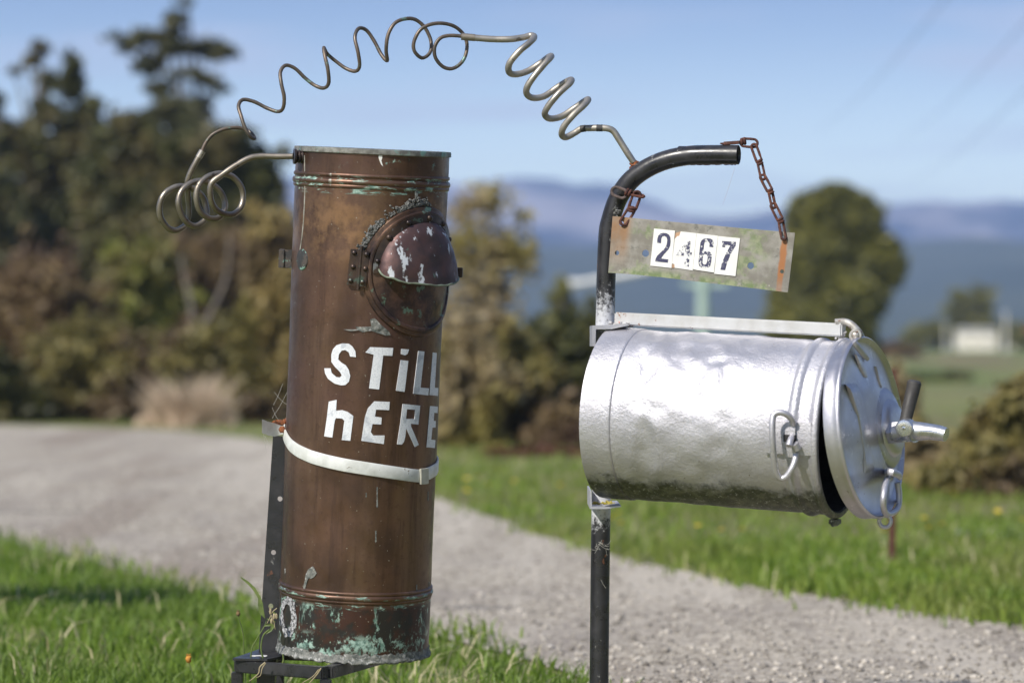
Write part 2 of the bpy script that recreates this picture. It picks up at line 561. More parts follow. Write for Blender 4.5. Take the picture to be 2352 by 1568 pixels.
def tape():
    g = NG('reflective_tape')
    d = g.voro(480)
    c = g.mix(g.rng(d, 0.25, 0.45), (0.56, 0.58, 0.62), (0.72, 0.74, 0.77))
    c = g.mix(g.rng(g.noise(42, 3), 0.55, 0.68, 0, .75), c, (0.42, 0.45, 0.5))
    c = g.mix(g.rng(g.noise(95, 5, .7), 0.70, 0.73), c, (0.16, 0.10, 0.07))
    c = g.mix(g.rng(g.noise(18, 4, .6), 0.55, 0.75, 0, .35), c, (0.40, 0.36, 0.30))
    g.set('Base Color', c); g.set('Roughness', 0.4)
    g.bump(g.noise(60, 3), .3, .0008)
    MAT['reflective_tape'] = g.m
tape()

def leafmat(name, a, b, c3=None, trans=0.35):
    g = NG(name)
    isl = g.island()
    c = g.mix(isl, a, b)
    if c3 is not None:
        c = g.mix(g.rng(g.noise(1.6, 3), 0.45, 0.62), c, c3)
    g.set('Base Color', c)
    g.set('Roughness', 0.55)
    tr = g.t.nodes.new('ShaderNodeBsdfTranslucent')
    g._c(c, tr.inputs['Color'])
    mx = g.t.nodes.new('ShaderNodeMixShader')
    mx.inputs[0].default_value = trans
    g.t.links.new(g.p.outputs[0], mx.inputs[1])
    g.t.links.new(tr.outputs[0], mx.inputs[2])
    g.t.links.new(mx.outputs[0], g.out.inputs['Surface'])
    MAT[name] = g.m
    return g.m
leafmat('leaf_gum', (0.025, 0.032, 0.010), (0.14, 0.14, 0.038), (0.15, 0.125, 0.045))
leafmat('leaf_tall_gum', (0.07, 0.08, 0.035), (0.15, 0.14, 0.06))
leafmat('leaf_pine', (0.10, 0.11, 0.025), (0.34, 0.31, 0.065), (0.14, 0.14, 0.04))
leafmat('leaf_brown', (0.11, 0.07, 0.04), (0.28, 0.20, 0.085), (0.15, 0.095, 0.06))
leafmat('leaf_olive', (0.13, 0.12, 0.035), (0.30, 0.25, 0.08), (0.17, 0.12, 0.065))
leafmat('leaf_green', (0.14, 0.16, 0.03), (0.34, 0.33, 0.07), (0.20, 0.17, 0.06))
leafmat('leaf_gold', (0.24, 0.19, 0.065), (0.42, 0.32, 0.12), (0.18, 0.13, 0.07))
leafmat('leaf_red', (0.12, 0.035, 0.03), (0.17, 0.07, 0.04))
leafmat('leaf_mauve', (0.22, 0.17, 0.10), (0.40, 0.32, 0.16), (0.34, 0.29, 0.09))
leafmat('dry_grass', (0.46, 0.36, 0.25), (0.78, 0.62, 0.46))
leafmat('grass_blades', (0.055, 0.12, 0.010), (0.26, 0.38, 0.045), (0.16, 0.24, 0.035), trans=0.45)
leafmat('grass_far', (0.12, 0.21, 0.02), (0.29, 0.38, 0.055), (0.24, 0.28, 0.06), trans=0.5)
leafmat('straw', (0.36, 0.32, 0.16), (0.58, 0.52, 0.32), trans=0.3)
leafmat('petal', (0.62, 0.46, 0.03), (0.7, 0.55, 0.06), trans=0.2)
simple('bark', (0.10, 0.085, 0.07), (0.19, 0.17, 0.15), rough=0.9, sc=6, bump=0.5, bd=0.02)
simple('bark_pale', (0.22, 0.19, 0.16), (0.14, 0.12, 0.10), rough=0.85, sc=6)

# ------------------------------------------------------------------ setting
def ground():
    g = NG('meadow_soil')
    n1 = g.noise(0.35, 6); n2 = g.noise(6, 6, .7); n3 = g.noise(0.06, 4)
    c = g.mix(g.rng(n2, 0.35, 0.65), (0.10, 0.125, 0.03), (0.20, 0.22, 0.055))
    c = g.mix(g.rng(n1, 0.46, 0.66, 0, .8), c, (0.19, 0.155, 0.07))
    c = g.mix(g.rng(n3, 0.42, 0.58, 0, .8), c, (0.15, 0.125, 0.06))
    g.set('Base Color', c); g.set('Roughness', 0.95)
    g.bump(n2, 0.6, 0.05)
    MAT['meadow_soil'] = g.m
    # one sheet to the horizon, with low swells away from the letterboxes
    us = [-3000, -1500, -700, -300, -150, -80, -40, -20, -10, -5, 0, 5, 10, 15, 20, 25, 30, 40, 60, 80, 110, 150, 300, 700, 1500, 3000]
    ys = [-500, -100, -20, -5, 5, 10, 16, 22, 30, 38, 46, 54, 62, 70, 80, 95, 110, 130, 150, 200, 300, 500, 900, 1500, 3000]
    mb = MB()
    for y in ys:
        for x in us:
            mb.v.append(Vector((x, y, 0)))
    n = len(us)
    for j in range(len(ys) - 1):
        for i in range(n - 1):
            a = j * n + i
            mb.f.append((a, a + 1, a + n + 1, a + n))
    o = mesh_obj('ground', mb, MAT['meadow_soil'])
    tag(o, kind='structure')
ground()

def rise():
    g = NG('dry_meadow')
    n2 = g.noise(1.5, 6, .7); n1 = g.noise(.12, 4, vec=g.scale(1, .35, 1))
    c = g.mix(g.rng(n2, 0.35, 0.65), (0.075, 0.11, 0.022), (0.17, 0.21, 0.04))
    c = g.mix(g.rng(n1, 0.52, 0.64), c, (0.17, 0.12, 0.065))
    g.set('Base Color', c); g.set('Roughness', .95); g.bump(n2, .6, .05)
    mb = MB(); nx, ny = 50, 40
    for j in range(ny + 1):
        y = 30 + 150 * j / ny
        for i in range(nx + 1):
            x = -6 + 66 * i / nx
            sx_ = min(max((x / y - .075) / .06, 0), 1); sx_ = sx_ * sx_ * (3 - 2 * sx_)
            ty = min(max((y - 34) / 80, 0), 1); ty = ty * ty * (3 - 2 * ty)
            z = 0.32 * sx_ * ty + .03 * mnoise.noise(Vector((x / 6, y / 9, 1))) * sx_ * ty
            if y > 150: z *= (180 - y) / 30
            mb.v.append(Vector((x, y, z * .8 + (.01 if z > .02 else -.03))))
    for j in range(ny):
        for i in range(nx):
            a = j * (nx + 1) + i
            mb.f.append((a, a + 1, a + nx + 2, a + nx + 1))
    tag(mesh_obj('meadow_rise', mb, g.m, autos=180), kind='structure')
rise()

def ring_sheet(name, pts, z, mat, kind='structure'):
    mb = MB()
    vs = [Vector((x, y, z)) for x, y in pts]
    mb.v = vs
    mb.f = [tuple(t) for t in tessellate_polygon([vs])]
    o = mesh_obj(name, mb, mat, smooth=False)
    tag(o, kind=kind)
    return o

def gp(u, v):          # ground point under a picture point
    Y = EYE * F / (v - 784)
    return ((u - 1176) / F * Y, Y)
FAR_EDGE = [(2900, 1500), (2352, 1441), (2000, 1395), (1600, 1322), (1300, 1250), (1130, 1190), (1000, 1142), (800, 1062), (600, 1012), (450, 995), (300, 986), (0, 978), (-600, 966), (-1500, 955)]
NEAR_EDGE = [(-2200, 1130), (-1000, 1130), (-400, 1165), (0, 1240), (200, 1292), (400, 1348), (600, 1402), (800, 1428), (1000, 1462), (1150, 1502), (1330, 1568), (1700, 1760), (2300, 2100)]
def smooth_line(pts, sub=6, wob=0.02):
    P = [Vector((*gp(*q), 0)) for q in pts]
    out = []
    for i in range(len(P) - 1):
        p1, p2 = P[i], P[i + 1]
        p0 = P[i - 1] if i else p1 * 2 - p2
        p3 = P[i + 2] if i + 2 < len(P) else p2 * 2 - p1
        for j in range(sub):
            t = j / sub
            q = 0.5 * ((2 * p1) + (p2 - p0) * t + (2 * p0 - 5 * p1 + 4 * p2 - p3) * t * t + (3 * p1 - p0 - 3 * p2 + p3) * t ** 3)
            q = q + Vector((mnoise.noise(q * 2.1), mnoise.noise(q * 2.3 + Vector((9, 0, 0))), 0)) * wob * 2
            out.append((q.x, q.y))
    out.append((P[-1].x, P[-1].y))
    return out
far_line = smooth_line(FAR_EDGE)
near_line = smooth_line(NEAR_EDGE)
ROAD = far_line + near_line
def in_poly(pts, poly):
    x = pts[:, 0]; y = pts[:, 1]
    c = np.zeros(len(pts), bool)
    n = len(poly)
    for i in range(n):
        x1, y1 = poly[i]; x2, y2 = poly[(i + 1) % n]
        if y1 == y2: continue
        cond = ((y1 > y) != (y2 > y)) & (x < (x2 - x1) * (y - y1) / (y2 - y1) + x1)
        c ^= cond
    return c

def road():
    g = NG('gravel_road')
    st = g.voro(55, out='Color')
    n1 = g.noise(1.3, 5, .6); n2 = g.noise(70, 4, .7); n3 = g.noise(3.2, 5, .65, vec=g.scale(1, 0.35, 1))
    bw = g.t.nodes.new('ShaderNodeRGBToBW'); g._c(st, bw.inputs[0])
    c = g.mix(g.rng(bw.outputs[0], 0.2, 0.8), (0.21, 0.178, 0.135), (0.47, 0.415, 0.33))
    c = g.mix(g.rng(n1, 0.42, 0.62, 0, .55), c, (0.33, 0.29, 0.24))
    c = g.mix(g.rng(n3, 0.5, 0.66, 0, .55), c, (0.20, 0.17, 0.145))
    c = g.mix(g.rng(n2, 0.55, 0.7, 0, .4), c, (0.48, 0.435, 0.37))
    mpn = g.t.nodes.new('ShaderNodeMapping'); mpn.inputs['Rotation'].default_value = (0, 0, R_(-20)); mpn.inputs['Scale'].default_value = (1.6, .12, 1)
    g.t.links.new(g.obj, mpn.inputs[0])
    tr1 = g.noise(1.0, 4, .6, vec=mpn.outputs[0])
    c = g.mix(g.rng(tr1, 0.50, 0.60, 0, .7), c, (0.46, 0.41, 0.335))
    c = g.mix(g.rng(tr1, 0.48, 0.40, 0, .8), c, (0.24, 0.195, 0.15))
    # two dark streaks with wobbly edges painted on the gravel
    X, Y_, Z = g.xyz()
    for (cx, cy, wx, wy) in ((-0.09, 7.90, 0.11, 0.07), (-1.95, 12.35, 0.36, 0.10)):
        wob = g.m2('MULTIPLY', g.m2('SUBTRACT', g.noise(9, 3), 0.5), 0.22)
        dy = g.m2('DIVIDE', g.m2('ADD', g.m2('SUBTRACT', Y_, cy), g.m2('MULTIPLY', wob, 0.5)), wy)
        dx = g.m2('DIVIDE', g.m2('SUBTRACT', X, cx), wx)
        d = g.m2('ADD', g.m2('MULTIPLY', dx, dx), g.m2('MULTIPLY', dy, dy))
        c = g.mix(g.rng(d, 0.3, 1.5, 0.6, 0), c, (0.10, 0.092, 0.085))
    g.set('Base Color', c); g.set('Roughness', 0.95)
    g.bump(g.voro(55), 0.7, 0.008)
    g.bump(n2, 0.4, 0.004)
    MAT['gravel_road'] = g.m
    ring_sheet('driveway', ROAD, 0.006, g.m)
    # the grey lane beyond the verge at the right
    mtl = simple('lane_gravel', (0.17, 0.17, 0.185), (0.24, 0.235, 0.24), rough=0.9, sc=5)
    ring_sheet('lane', [gp(u, v) for u, v in ((2175, 1212), (2352, 1206), (3200, 1200), (3200, 1245), (2352, 1236), (2200, 1230))], 0.006, mtl)
    # loose stones
    N = 24000
    Y = 6.0 + rng.random(N) ** 1.5 * 11
    X = (rng.random(N) * 2 - 1) * 0.19 * Y
    p = np.stack([X, Y], 1)
    k = in_poly(p + rng.normal(size=(N, 2)) * .06, ROAD)
    X, Y = X[k], Y[k]; N = len(X)
    s = 0.0030 + rng.random(N) ** 4 * 0.0085
    base = np.array([[1, 0, 0], [-1, 0, 0], [0, 1, 0], [0, -1, 0], [0, 0, 1], [0, 0, -.4]], float)
    V = base[None] * s[:, None, None] * (0.7 + 0.6 * rng.random((N, 6, 1)))
    a = rng.random(N) * 6.28
    c_, s_ = np.cos(a)[:, None], np.sin(a)[:, None]
    Vx = V[..., 0] * c_ - V[..., 1] * s_; Vy = V[..., 0] * s_ + V[..., 1] * c_
    V = np.stack([Vx + X[:, None], Vy + Y[:, None], V[..., 2] * 0.7 + 0.007], -1)
    tri = np.array([[0, 2, 4], [2, 1, 4], [1, 3, 4], [3, 0, 4], [2, 0, 5], [1, 2, 5], [3, 1, 5], [0, 3, 5]])
    Fc = (tri[None] + (np.arange(N) * 6)[:, None, None]).reshape(-1, 3)
    g = NG('loose_stone')
    isl = g.island()
    g.set('Base Color', g.mix(isl, (0.13, 0.115, 0.095), (0.56, 0.51, 0.44))); g.set('Roughness', 0.9)
    o = raw_mesh('loose_gravel', V.reshape(-1, 3), Fc, 3, g.m)
    tag(o, 'loose grey stones strewn over the gravel driveway', 'gravel', kind='stuff')
road()

def blades(name, X, Y, h0, h1, w, mat, label, lean=0.6, parent=None):
    N = len(X)
    hgt = h0 + rng.random(N) * (h1 - h0)
    a = rng.random(N) * 6.283
    ln = (0.15 + rng.random(N) * lean) * hgt
    la = rng.random(N) * 6.283
    dx, dy = np.cos(a) * w / 2, np.sin(a) * w / 2
    lx, ly = np.cos(la) * ln, np.sin(la) * ln
    ww = 0.7 + rng.random(N) * 0.7
    dx = dx * ww; dy = dy * ww
    z = np.zeros(N)
    V = np.stack([
        np.stack([X - dx, Y - dy, z], 1), np.stack([X + dx, Y + dy, z], 1),
        np.stack([X + dx * .8 + lx * .35, Y + dy * .8 + ly * .35, hgt * .55], 1), np.stack([X - dx * .8 + lx * .35, Y - dy * .8 + ly * .35, hgt * .55], 1),
        np.stack([X + lx, Y + ly, hgt * (1 - 0.25 * lean)], 1)], 1)
    b = np.arange(N) * 5
    T = np.concatenate([np.stack([b, b + 1, b + 2], 1), np.stack([b, b + 2, b + 3], 1), np.stack([b + 3, b + 2, b + 4], 1)])
    o = raw_mesh(name, V.reshape(-1, 3), T, 3, MAT[mat])
    tag(o, label, 'grass', kind='stuff')
    return o

def vnoise(X, Y, f, seed=0):
    return np.array([mnoise.noise(Vector((x * f + seed, y * f, 0.3))) for x, y in zip(X, Y)])

def grass():
    # near verge, in front of the driveway
    N = 95000
    Y = 5.4 + rng.random(N) ** 1.15 * 6.2
    X = (rng.random(N) * 2 - 1) * 0.2 * Y - 0.05
    k = ~in_poly(np.stack([X, Y], 1) + rng.normal(size=(N, 2)) * .05, ROAD)
    nearside = in_poly(np.stack([X, Y], 1) + rng.normal(size=(N, 2)) * .05, near_line + [(0.5, 0), (-9, 0)])
    k &= nearside
    X, Y = X[k], Y[k]
    nz = vnoise(X, Y, 3.0)
    k = rng.random(len(X)) < 0.75 + nz * 1.0
    X, Y = X[k], Y[k]
    blades('verge_grass', X, Y, 0.02, 0.062, 0.0042, 'grass_blades', 'short bright green grass on the verge in front of the driveway')
    N = 1300
    Y = 5.6 + rng.random(N) * 4.5; X = -0.2 * Y + rng.random(N) * 0.22 * Y
    k = ~in_poly(np.stack([X, Y], 1), ROAD) & in_poly(np.stack([X, Y], 1), near_line + [(0.5, 0), (-9, 0)]) & (vnoise(X, Y, 2.2, 4) > -.1)
    blades('dry_stalks', X[k], Y[k], 0.045, 0.10, 0.0042, 'straw', 'pale dry grass stalks in the green verge at the lower left', lean=1.2)
    # far verge, beyond the driveway
    N = 150000
    Y = 7.0 + rng.random(N) ** 1.3 * 24
    X = (rng.random(N) * 2 - 1) * 0.19 * Y
    P = np.stack([X, Y], 1)
    k = ~in_poly(P + rng.normal(size=(N, 2)) * np.array([.06, .12]), ROAD) & ~in_poly(P, near_line + [(0.5, 0), (-9, 0)])
    X, Y = X[k], Y[k]
    nz = vnoise(X, Y, 1.1, 7)
    k = rng.random(len(X)) < (0.7 + nz * 0.9) * np.clip(1.7 - Y / 14, .12, 1)
    X, Y = X[k], Y[k]
    k2 = (rng.random(len(X)) < .05) & (vnoise(X, Y, 1.4, 9) > .02)
    blades('far_dry_stalks', X[k2], Y[k2], 0.035, 0.085, 0.005, 'straw', 'pale dry stalks among the green grass beyond the driveway')
    X, Y = X[~k2], Y[~k2]
    blades('far_verge_grass', X, Y, 0.025, 0.07, 0.007, 'grass_far', 'bright green grass strip along the far side of the driveway')
grass()

# ------------------------------------------------------------------ trees and bushes
def leaf_cloud(clusters, n, size, clump=0.35, aspect=0.45):
    """clusters: (centre Vector, rx, ry, rz); n leaves in total"""
    vol = np.array([c[1] * c[3] for c in clusters]); vol = vol / vol.sum()
    VV = []
    for c, w in zip(clusters, vol):
        m = max(8, int(n * w))
        nc = max(5, int(m / 45))
        d = rng.normal(size=(nc, 3)); d /= np.linalg.norm(d, axis=1)[:, None]
        rad = np.minimum(np.abs(rng.normal(size=nc)) * 0.62 + 0.12, 1.35)
        cc = d * rad[:, None]
        idx = rng.integers(0, nc, m)
        p = cc[idx] + rng.normal(size=(m, 3)) * clump * 0.5
        p = p * np.array([c[1], c[2], c[3]]) + np.array(c[0])
        VV.append(p)
    P = np.concatenate(VV)
    P[:, 2] = np.maximum(P[:, 2], 0.02)
    N = len(P)
    a = rng.normal(size=(N, 3)); a /= np.linalg.norm(a, axis=1)[:, None]
    b = rng.normal(size=(N, 3)); b -= a * (a * b).sum(1)[:, None]; b /= np.linalg.norm(b, axis=1)[:, None]
    s = size * (0.6 + rng.random(N) * 0.8)
    a = a * s[:, None]; b = b * (s * aspect)[:, None]
    V = np.stack([P - a, P + b, P + a, P - b], 1).reshape(-1, 3)
    Fc = np.arange(N * 4).reshape(-1, 4)
    return V, Fc

def tree(name, label, cat, Y, base_u, cl, n, size, leaf, trunk_r=0.1, bark='bark', group=None, clump=0.35, limbs=True, dy=0.6, lean_top=None):
    """cl: (u, v, ru, rv) clusters in picture units at distance Y"""
    k = Y / F
    bx = (base_u - 1176) * k
    rt = root(name, (bx, Y, 0), label, cat, group)
    C_ = []
    for i, (u, v, ru, rv) in enumerate(cl):
        p = W(u, v, Y)
        p.y += (random.random() - 0.5) * ru * k * 1.2
        C_.append((p, ru * k, max(ru, rv) * k * dy + 0.05, rv * k))
    V, Fc = leaf_cloud(C_, n, size, clump)
    V = V - np.array([bx, Y, 0])
    o = raw_mesh('crown', V, Fc, 4, MAT[leaf], parent=rt)
    mb = MB()
    tops = sorted(C_, key=lambda c: -c[0].z)
    tp = tops[0][0]
    b0 = Vector((bx, Y, -0.05))
    mids = [b0.lerp(tp, t) + Vector((mnoise.noise(Vector((bx, t * 3, 1))) * 0.12 * tp.z, 0, 0)) * math.sin(math.pi * t) for t in (0, .25, .5, .75, 1)]
    mb.tube(mids, [trunk_r, trunk_r * .8, trunk_r * .6, trunk_r * .4, trunk_r * .12], seg=8, sub=4)
    if limbs:
        for c in C_[:]:
            t = min(max((c[0].z * 0.7) / max(tp.z, 0.1), 0.1), 0.85)
            s_ = b0.lerp(tp, t)
            e = c[0]
            m_ = s_.lerp(e, 0.5) + Vector((0, 0, -0.06 * (e - s_).length))
            mb.tube([s_, m_, e], [trunk_r * .35, trunk_r * .2, trunk_r * .06], seg=6, sub=3)
    mesh_obj('trunk', mb, MAT[bark], rt)
    return rt

G1 = 'dark gum trees behind the driveway'
tree('gum_tree', 'dark gum tree at the far left, its jagged crown tip highest of its own', 'tree', 46, 120,
     [(160, 190, 42, 60), (110, 260, 50, 40), (190, 290, 60, 60), (90, 360, 90, 80), (180, 420, 100, 100), (60, 500, 110, 110), (170, 560, 120, 120), (40, 320, 40, 30), (80, 640, 130, 110), (66, 140, 42, 16), (95, 110, 22, 16), (35, 165, 18, 9)], 26000, 0.085, 'leaf_gum', 0.17, group=G1)
tree('gum_tree', 'dark gum crown cut by the left edge of the picture', 'tree', 44, -60,
     [(0, 240, 26, 34), (-40, 330, 70, 80), (-60, 480, 100, 120), (-70, 620, 120, 110)], 9000, 0.085, 'leaf_gum', 0.14, group=G1)
tree('gum_tree', 'dense dark gum tree with a broad crown right of the jagged one', 'tree', 42, 330,
     [(250, 400, 70, 80), (330, 370, 70, 60), (300, 300, 50, 50), (370, 420, 80, 80), (270, 500, 100, 100), (370, 520, 100, 100), (420, 600, 90, 90), (300, 620, 110, 90), (340, 330, 45, 40)], 26000, 0.085, 'leaf_gum', 0.17, group=G1)
tree('tall_gum_tree', 'tall airy gum tree with thin layered sprays against the sky', 'tree', 50, 400,
     [(398, 62, 30, 26), (345, 85, 60, 16), (300, 98, 42, 12), (410, 108, 50, 20), (350, 150, 42, 22), (470, 118, 52, 16), (520, 122, 32, 12), (372, 200, 36, 20), (440, 170, 40, 12), (480, 185, 30, 10), (395, 245, 52, 28), (460, 230, 34, 14), (350, 270, 34, 30), (500, 205, 24, 9), (420, 290, 60, 30), (430, 5, 20, 8)], 6500, 0.085, 'leaf_tall_gum', 0.12, clump=0.5, dy=0.9)
tree('gum_tree', 'dark rounded gum crown just left of the copper cylinder, sloping down to the right', 'tree', 40, 520,
     [(500, 340, 80, 50), (560, 380, 70, 60), (460, 420, 90, 80), (600, 430, 45, 50), (540, 490, 90, 80), (450, 560, 90, 90), (570, 580, 80, 80), (630, 470, 26, 40), (410, 340, 40, 40)], 20000, 0.085, 'leaf_gum', 0.15, group=G1)

G2 = 'scrub bushes along the far side of the driveway'
bush = lambda label, Y, bu, cl, n, leaf, size=0.05, **k: tree('bush', label, 'bush', Y, bu, cl, n, size, leaf, 0.04, group=k.pop('group', G2), **k)
bush('maroon brown bush at the far left edge below the gum trees', 27.6, 60, [(20, 760, 90, 130), (110, 720, 90, 110), (60, 860, 110, 100), (180, 800, 80, 110)], 20000, 'leaf_brown')
bush('yellow green bush lit by the sun below the gum crowns, left of the pale trunks', 31, 320, [(300, 640, 60, 60), (350, 600, 55, 55), (270, 700, 60, 60), (360, 690, 70, 70), (330, 790, 70, 70)], 12000, 'leaf_green')
bush('olive brown bush with rounded top standing at the driveway edge on the left', 26.4, 200, [(150, 850, 70, 90), (220, 820, 70, 90), (290, 870, 70, 90), (180, 930, 90, 45), (330, 910, 40, 60), (250, 940, 60, 30), (100, 940, 50, 30)], 18000, 'leaf_olive')
bush('low dark green bush beside the driveway at the left picture edge', 26, 20, [(10, 900, 50, 60), (60, 925, 60, 40), (-30, 880, 60, 70)], 6000, 'leaf_gum')
bush('purplish brown thicket behind the pale trunks left of the copper cylinder', 35, 500, [(430, 640, 70, 80), (500, 600, 80, 70), (560, 650, 70, 90), (480, 740, 90, 90), (580, 760, 70, 90), (400, 760, 70, 80), (540, 860, 90, 80)], 20000, 'leaf_brown')
bush('golden leaved bush touching the left side of the copper cylinder in view', 26, 640, [(640, 520, 55, 50), (600, 560, 40, 40), (650, 620, 60, 70), (630, 730, 60, 90), (600, 840, 60, 70), (660, 860, 60, 90), (590, 640, 34, 50)], 13000, 'leaf_gold')
bush('olive thicket standing between the dry grass clump and the golden bush', 25.8, 560, [(560, 800, 60, 80), (530, 880, 60, 60), (440, 820, 70, 70), (590, 920, 60, 50)], 12000, 'leaf_olive')

def pale_trunk(label, u, v0, v1, Y, lean):
    rt = root('tree_trunk', (*[(u - 1176) * Y / F, Y], 0), label, 'tree trunk', 'bare trunks in the scrub')
    mb = MB()
    a = W(u, v0, Y); a.z = -0.05
    b = W(u + lean, v1, Y)
    m_ = a.lerp(b, .5) + Vector((0.06, 0, 0))
    mb.tube([a, m_, b], [0.032, 0.026, 0.012], seg=8)
    mb.tube([m_, m_ + Vector((0.25, 0, 0.5)), m_ + Vector((0.3, 0, 0.9))], [0.02, 0.014, 0.006], seg=6)
    mesh_obj('trunk', mb, MAT['bark_pale'], rt)
pale_trunk('pale bare trunk leaning left among brown scrub left of the copper cylinder', 455, 960, 590, 28.2, -40)
0 and pale_trunk('short grey stump-like trunk beside the dry grass clump', 548, 965, 780, 27.8, 6)

# dry grass clump
def dry_clump():
    N = 6500
    Yc = 24.9
    cx = (425 - 1176) / F * Yc
    tufts = np.array([(-.30, .10, .10), (-.19, .2, .20), (-.10, 0, .38), (-.04, .15, .24), (.05, -.05, .46), (.12, .1, .26), (.19, .05, .30), (.29, .1, .12), (.0, -.2, .16)])
    ti = rng.integers(0, len(tufts), N)
    ox, oy = rng.normal(size=N) * .045, rng.normal(size=N) * .06
    X = cx + tufts[ti, 0] + ox; Y = Yc + tufts[ti, 1] + oy
    hgt = tufts[ti, 2] * (.15 + .95 * rng.random(N) ** 1.6) * np.exp(-(ox / .09) ** 2)
    a = rng.random(N) * 6.28
    l = hgt * (0.3 + rng.random(N) * 1.0)
    w = 0.010
    V = np.stack([np.stack([X - w, Y, X * 0], 1), np.stack([X + w, Y, X * 0], 1), np.stack([X + np.cos(a) * l, Y + np.sin(a) * l, hgt], 1)], 1)
    o = raw_mesh('dry_grass_clump', V.reshape(-1, 3), np.arange(N * 3).reshape(-1, 3), 3, MAT['dry_grass'], loc=(cx, Yc, 0))
    tag(o, 'beige dry grass clump at the driveway edge under the scrub', 'dry grass')
dry_clump()

# bushes between the cylinder and the can
tree('autumn_sapling', 'thin autumn sapling with sparse yellow and mauve leaves right of the copper cylinder', 'tree', 24, 1075,
     [(1065, 470, 30, 40), (1120, 450, 50, 34), (1060, 560, 50, 60), (1130, 580, 60, 60), (1200, 500, 26, 20), (1180, 600, 50, 50), (1080, 640, 70, 60), (1060, 740, 60, 60), (1150, 680, 50, 50), (1220, 580, 26, 30)], 2300, 0.040, 'leaf_mauve', 0.02, clump=0.9)
bush('tangled mauve brown bush rising right beside the copper cylinder', 20, 1080, [(1060, 790, 50, 80), (1110, 800, 60, 70), (1060, 900, 60, 90), (1120, 900, 70, 80), (1080, 975, 70, 50), (1120, 1010, 50, 22), (1040, 1010, 40, 22)], 14000, 'leaf_mauve')
bush('mixed olive bush in the middle of the gap between the two letterboxes', 20.4, 1200, [(1180, 840, 60, 80), (1160, 930, 60, 70), (1230, 900, 60, 80), (1200, 975, 80, 45), (1240, 1005, 60, 26), (1170, 1010, 60, 22)], 15000, 'leaf_olive')
bush('dark green shrub partly hidden behind the left end of the milk can', 22, 1300, [(1280, 800, 60, 60), (1320, 860, 60, 70), (1250, 880, 60, 60), (1330, 780, 50, 60), (1380, 900, 60, 90)], 12000, 'leaf_gum')
tree('conifer', 'small dark pointed conifer left of the black post', 'tree', 60, 1292, [(1292, 670, 16, 26), (1290, 705, 26, 30), (1288, 745, 36, 32), (1288, 790, 44, 34), (1288, 830, 50, 34)], 7000, 0.09, 'leaf_pine', 0.09)
tree('conifer', 'dark conifer seen right behind the black post above the milk can', 'tree', 64, 1362, [(1362, 700, 14, 26), (1362, 740, 24, 30), (1362, 790, 34, 34), (1362, 830, 40, 34)], 5000, 0.09, 'leaf_pine', 0.09)
bush('low red leaved shrub in the grass between the two letterboxes', 18.5, 1200, [(1150, 1055, 50, 20), (1210, 1048, 50, 22), (1270, 1052, 50, 20), (1330, 1060, 50, 20)], 9000, 'leaf_red', 0.022, group='low shrubs in the far verge')
bush('reddish brown bush behind the low red shrub beside the milk can', 19.6, 1300, [(1290, 970, 50, 50), (1330, 990, 50, 40), (1240, 1000, 40, 25)], 7000, 'leaf_brown', 0.035)

# right hand side
tree('pine_tree', 'big rounded pine tree behind the number sign and the lid', 'tree', 62, 1965,
     [(1915, 462, 44, 26), (1868, 505, 44, 40), (1955, 510, 50, 44), (1862, 590, 50, 50), (1935, 590, 64, 60), (2005, 600, 48, 50), (2042, 618, 24, 20), (1850, 680, 50, 50), (1920, 680, 70, 54), (1985, 665, 40, 40), (1860, 760, 70, 50), (1935, 760, 56, 50), (1810, 720, 30, 50), (1950, 820, 46, 46), (1985, 735, 16, 50)], 620000, 0.09, 'leaf_pine', 0.22, clump=0.3)
tree('round_tree', 'small round tree far away beside the white house', 'tree', 156, 2232, [(2215, 690, 34, 26), (2250, 700, 34, 30), (2200, 730, 30, 26), (2245, 750, 44, 40), (2280, 755, 24, 30)], 9000, 0.14, 'leaf_pine', 0.22)
bushf = lambda label, Y, bu, cl, n, leaf, s=0.13: tree('bush', label, 'bush', Y, bu, cl, n, s, leaf, 0.08, group='bushes far off on the right')
bushf('dark green bush far off left of the white house', 150, 2130, [(2110, 770, 30, 26), (2145, 765, 30, 30), (2090, 790, 30, 20), (2170, 780, 20, 20)], 6000, 'leaf_pine')
bushf('brownish hedge far off behind the lid of the milk can', 90, 2060, [(2020, 810, 50, 24), (2070, 815, 40, 20), (1990, 830, 40, 30), (2060, 850, 50, 18)], 8000, 'leaf_brown')
bushf('long dark green hedge far off behind the white house', 160, 2300, [(2200, 770, 40, 22), (2250, 765, 40, 26), (2300, 768, 40, 24), (2350, 775, 40, 20), (2400, 775, 40, 20)], 9000, 'leaf_pine')
bushf('dark bush at the foot of the white pole near the right picture edge', 150, 2330, [(2335, 770, 26, 24), (2360, 785, 30, 20)], 4000, 'leaf_pine')
bush('big brown green bush at the right edge beyond the grass', 13.6, 2290, [(2240, 1040, 60, 60), (2310, 990, 70, 70), (2290, 1085, 90, 60), (2190, 1115, 60, 36), (2350, 920, 50, 50), (2400, 1050, 80, 90), (2320, 1130, 70, 34)], 24000, 'leaf_olive', 0.03, group='low shrubs in the far verge')
bush('dry brown bank scrub between the lid and the big bush at the right edge', 14.6, 2120, [(2110, 1080, 50, 40), (2160, 1060, 50, 36), (2100, 1010, 30, 26), (2170, 1110, 60, 30), (2070, 1100, 40, 36)], 10000, 'leaf_mauve', 0.03, group='low shrubs in the far verge')
bush('tall brownish scrub directly behind the lid of the milk can', 21, 2070, [(2075, 940, 34, 50), (2095, 985, 34, 40), (2060, 880, 22, 40), (2080, 1030, 40, 30), (2040, 960, 30, 60)], 7000, 'leaf_mauve', 0.035, group='low shrubs in the far verge')
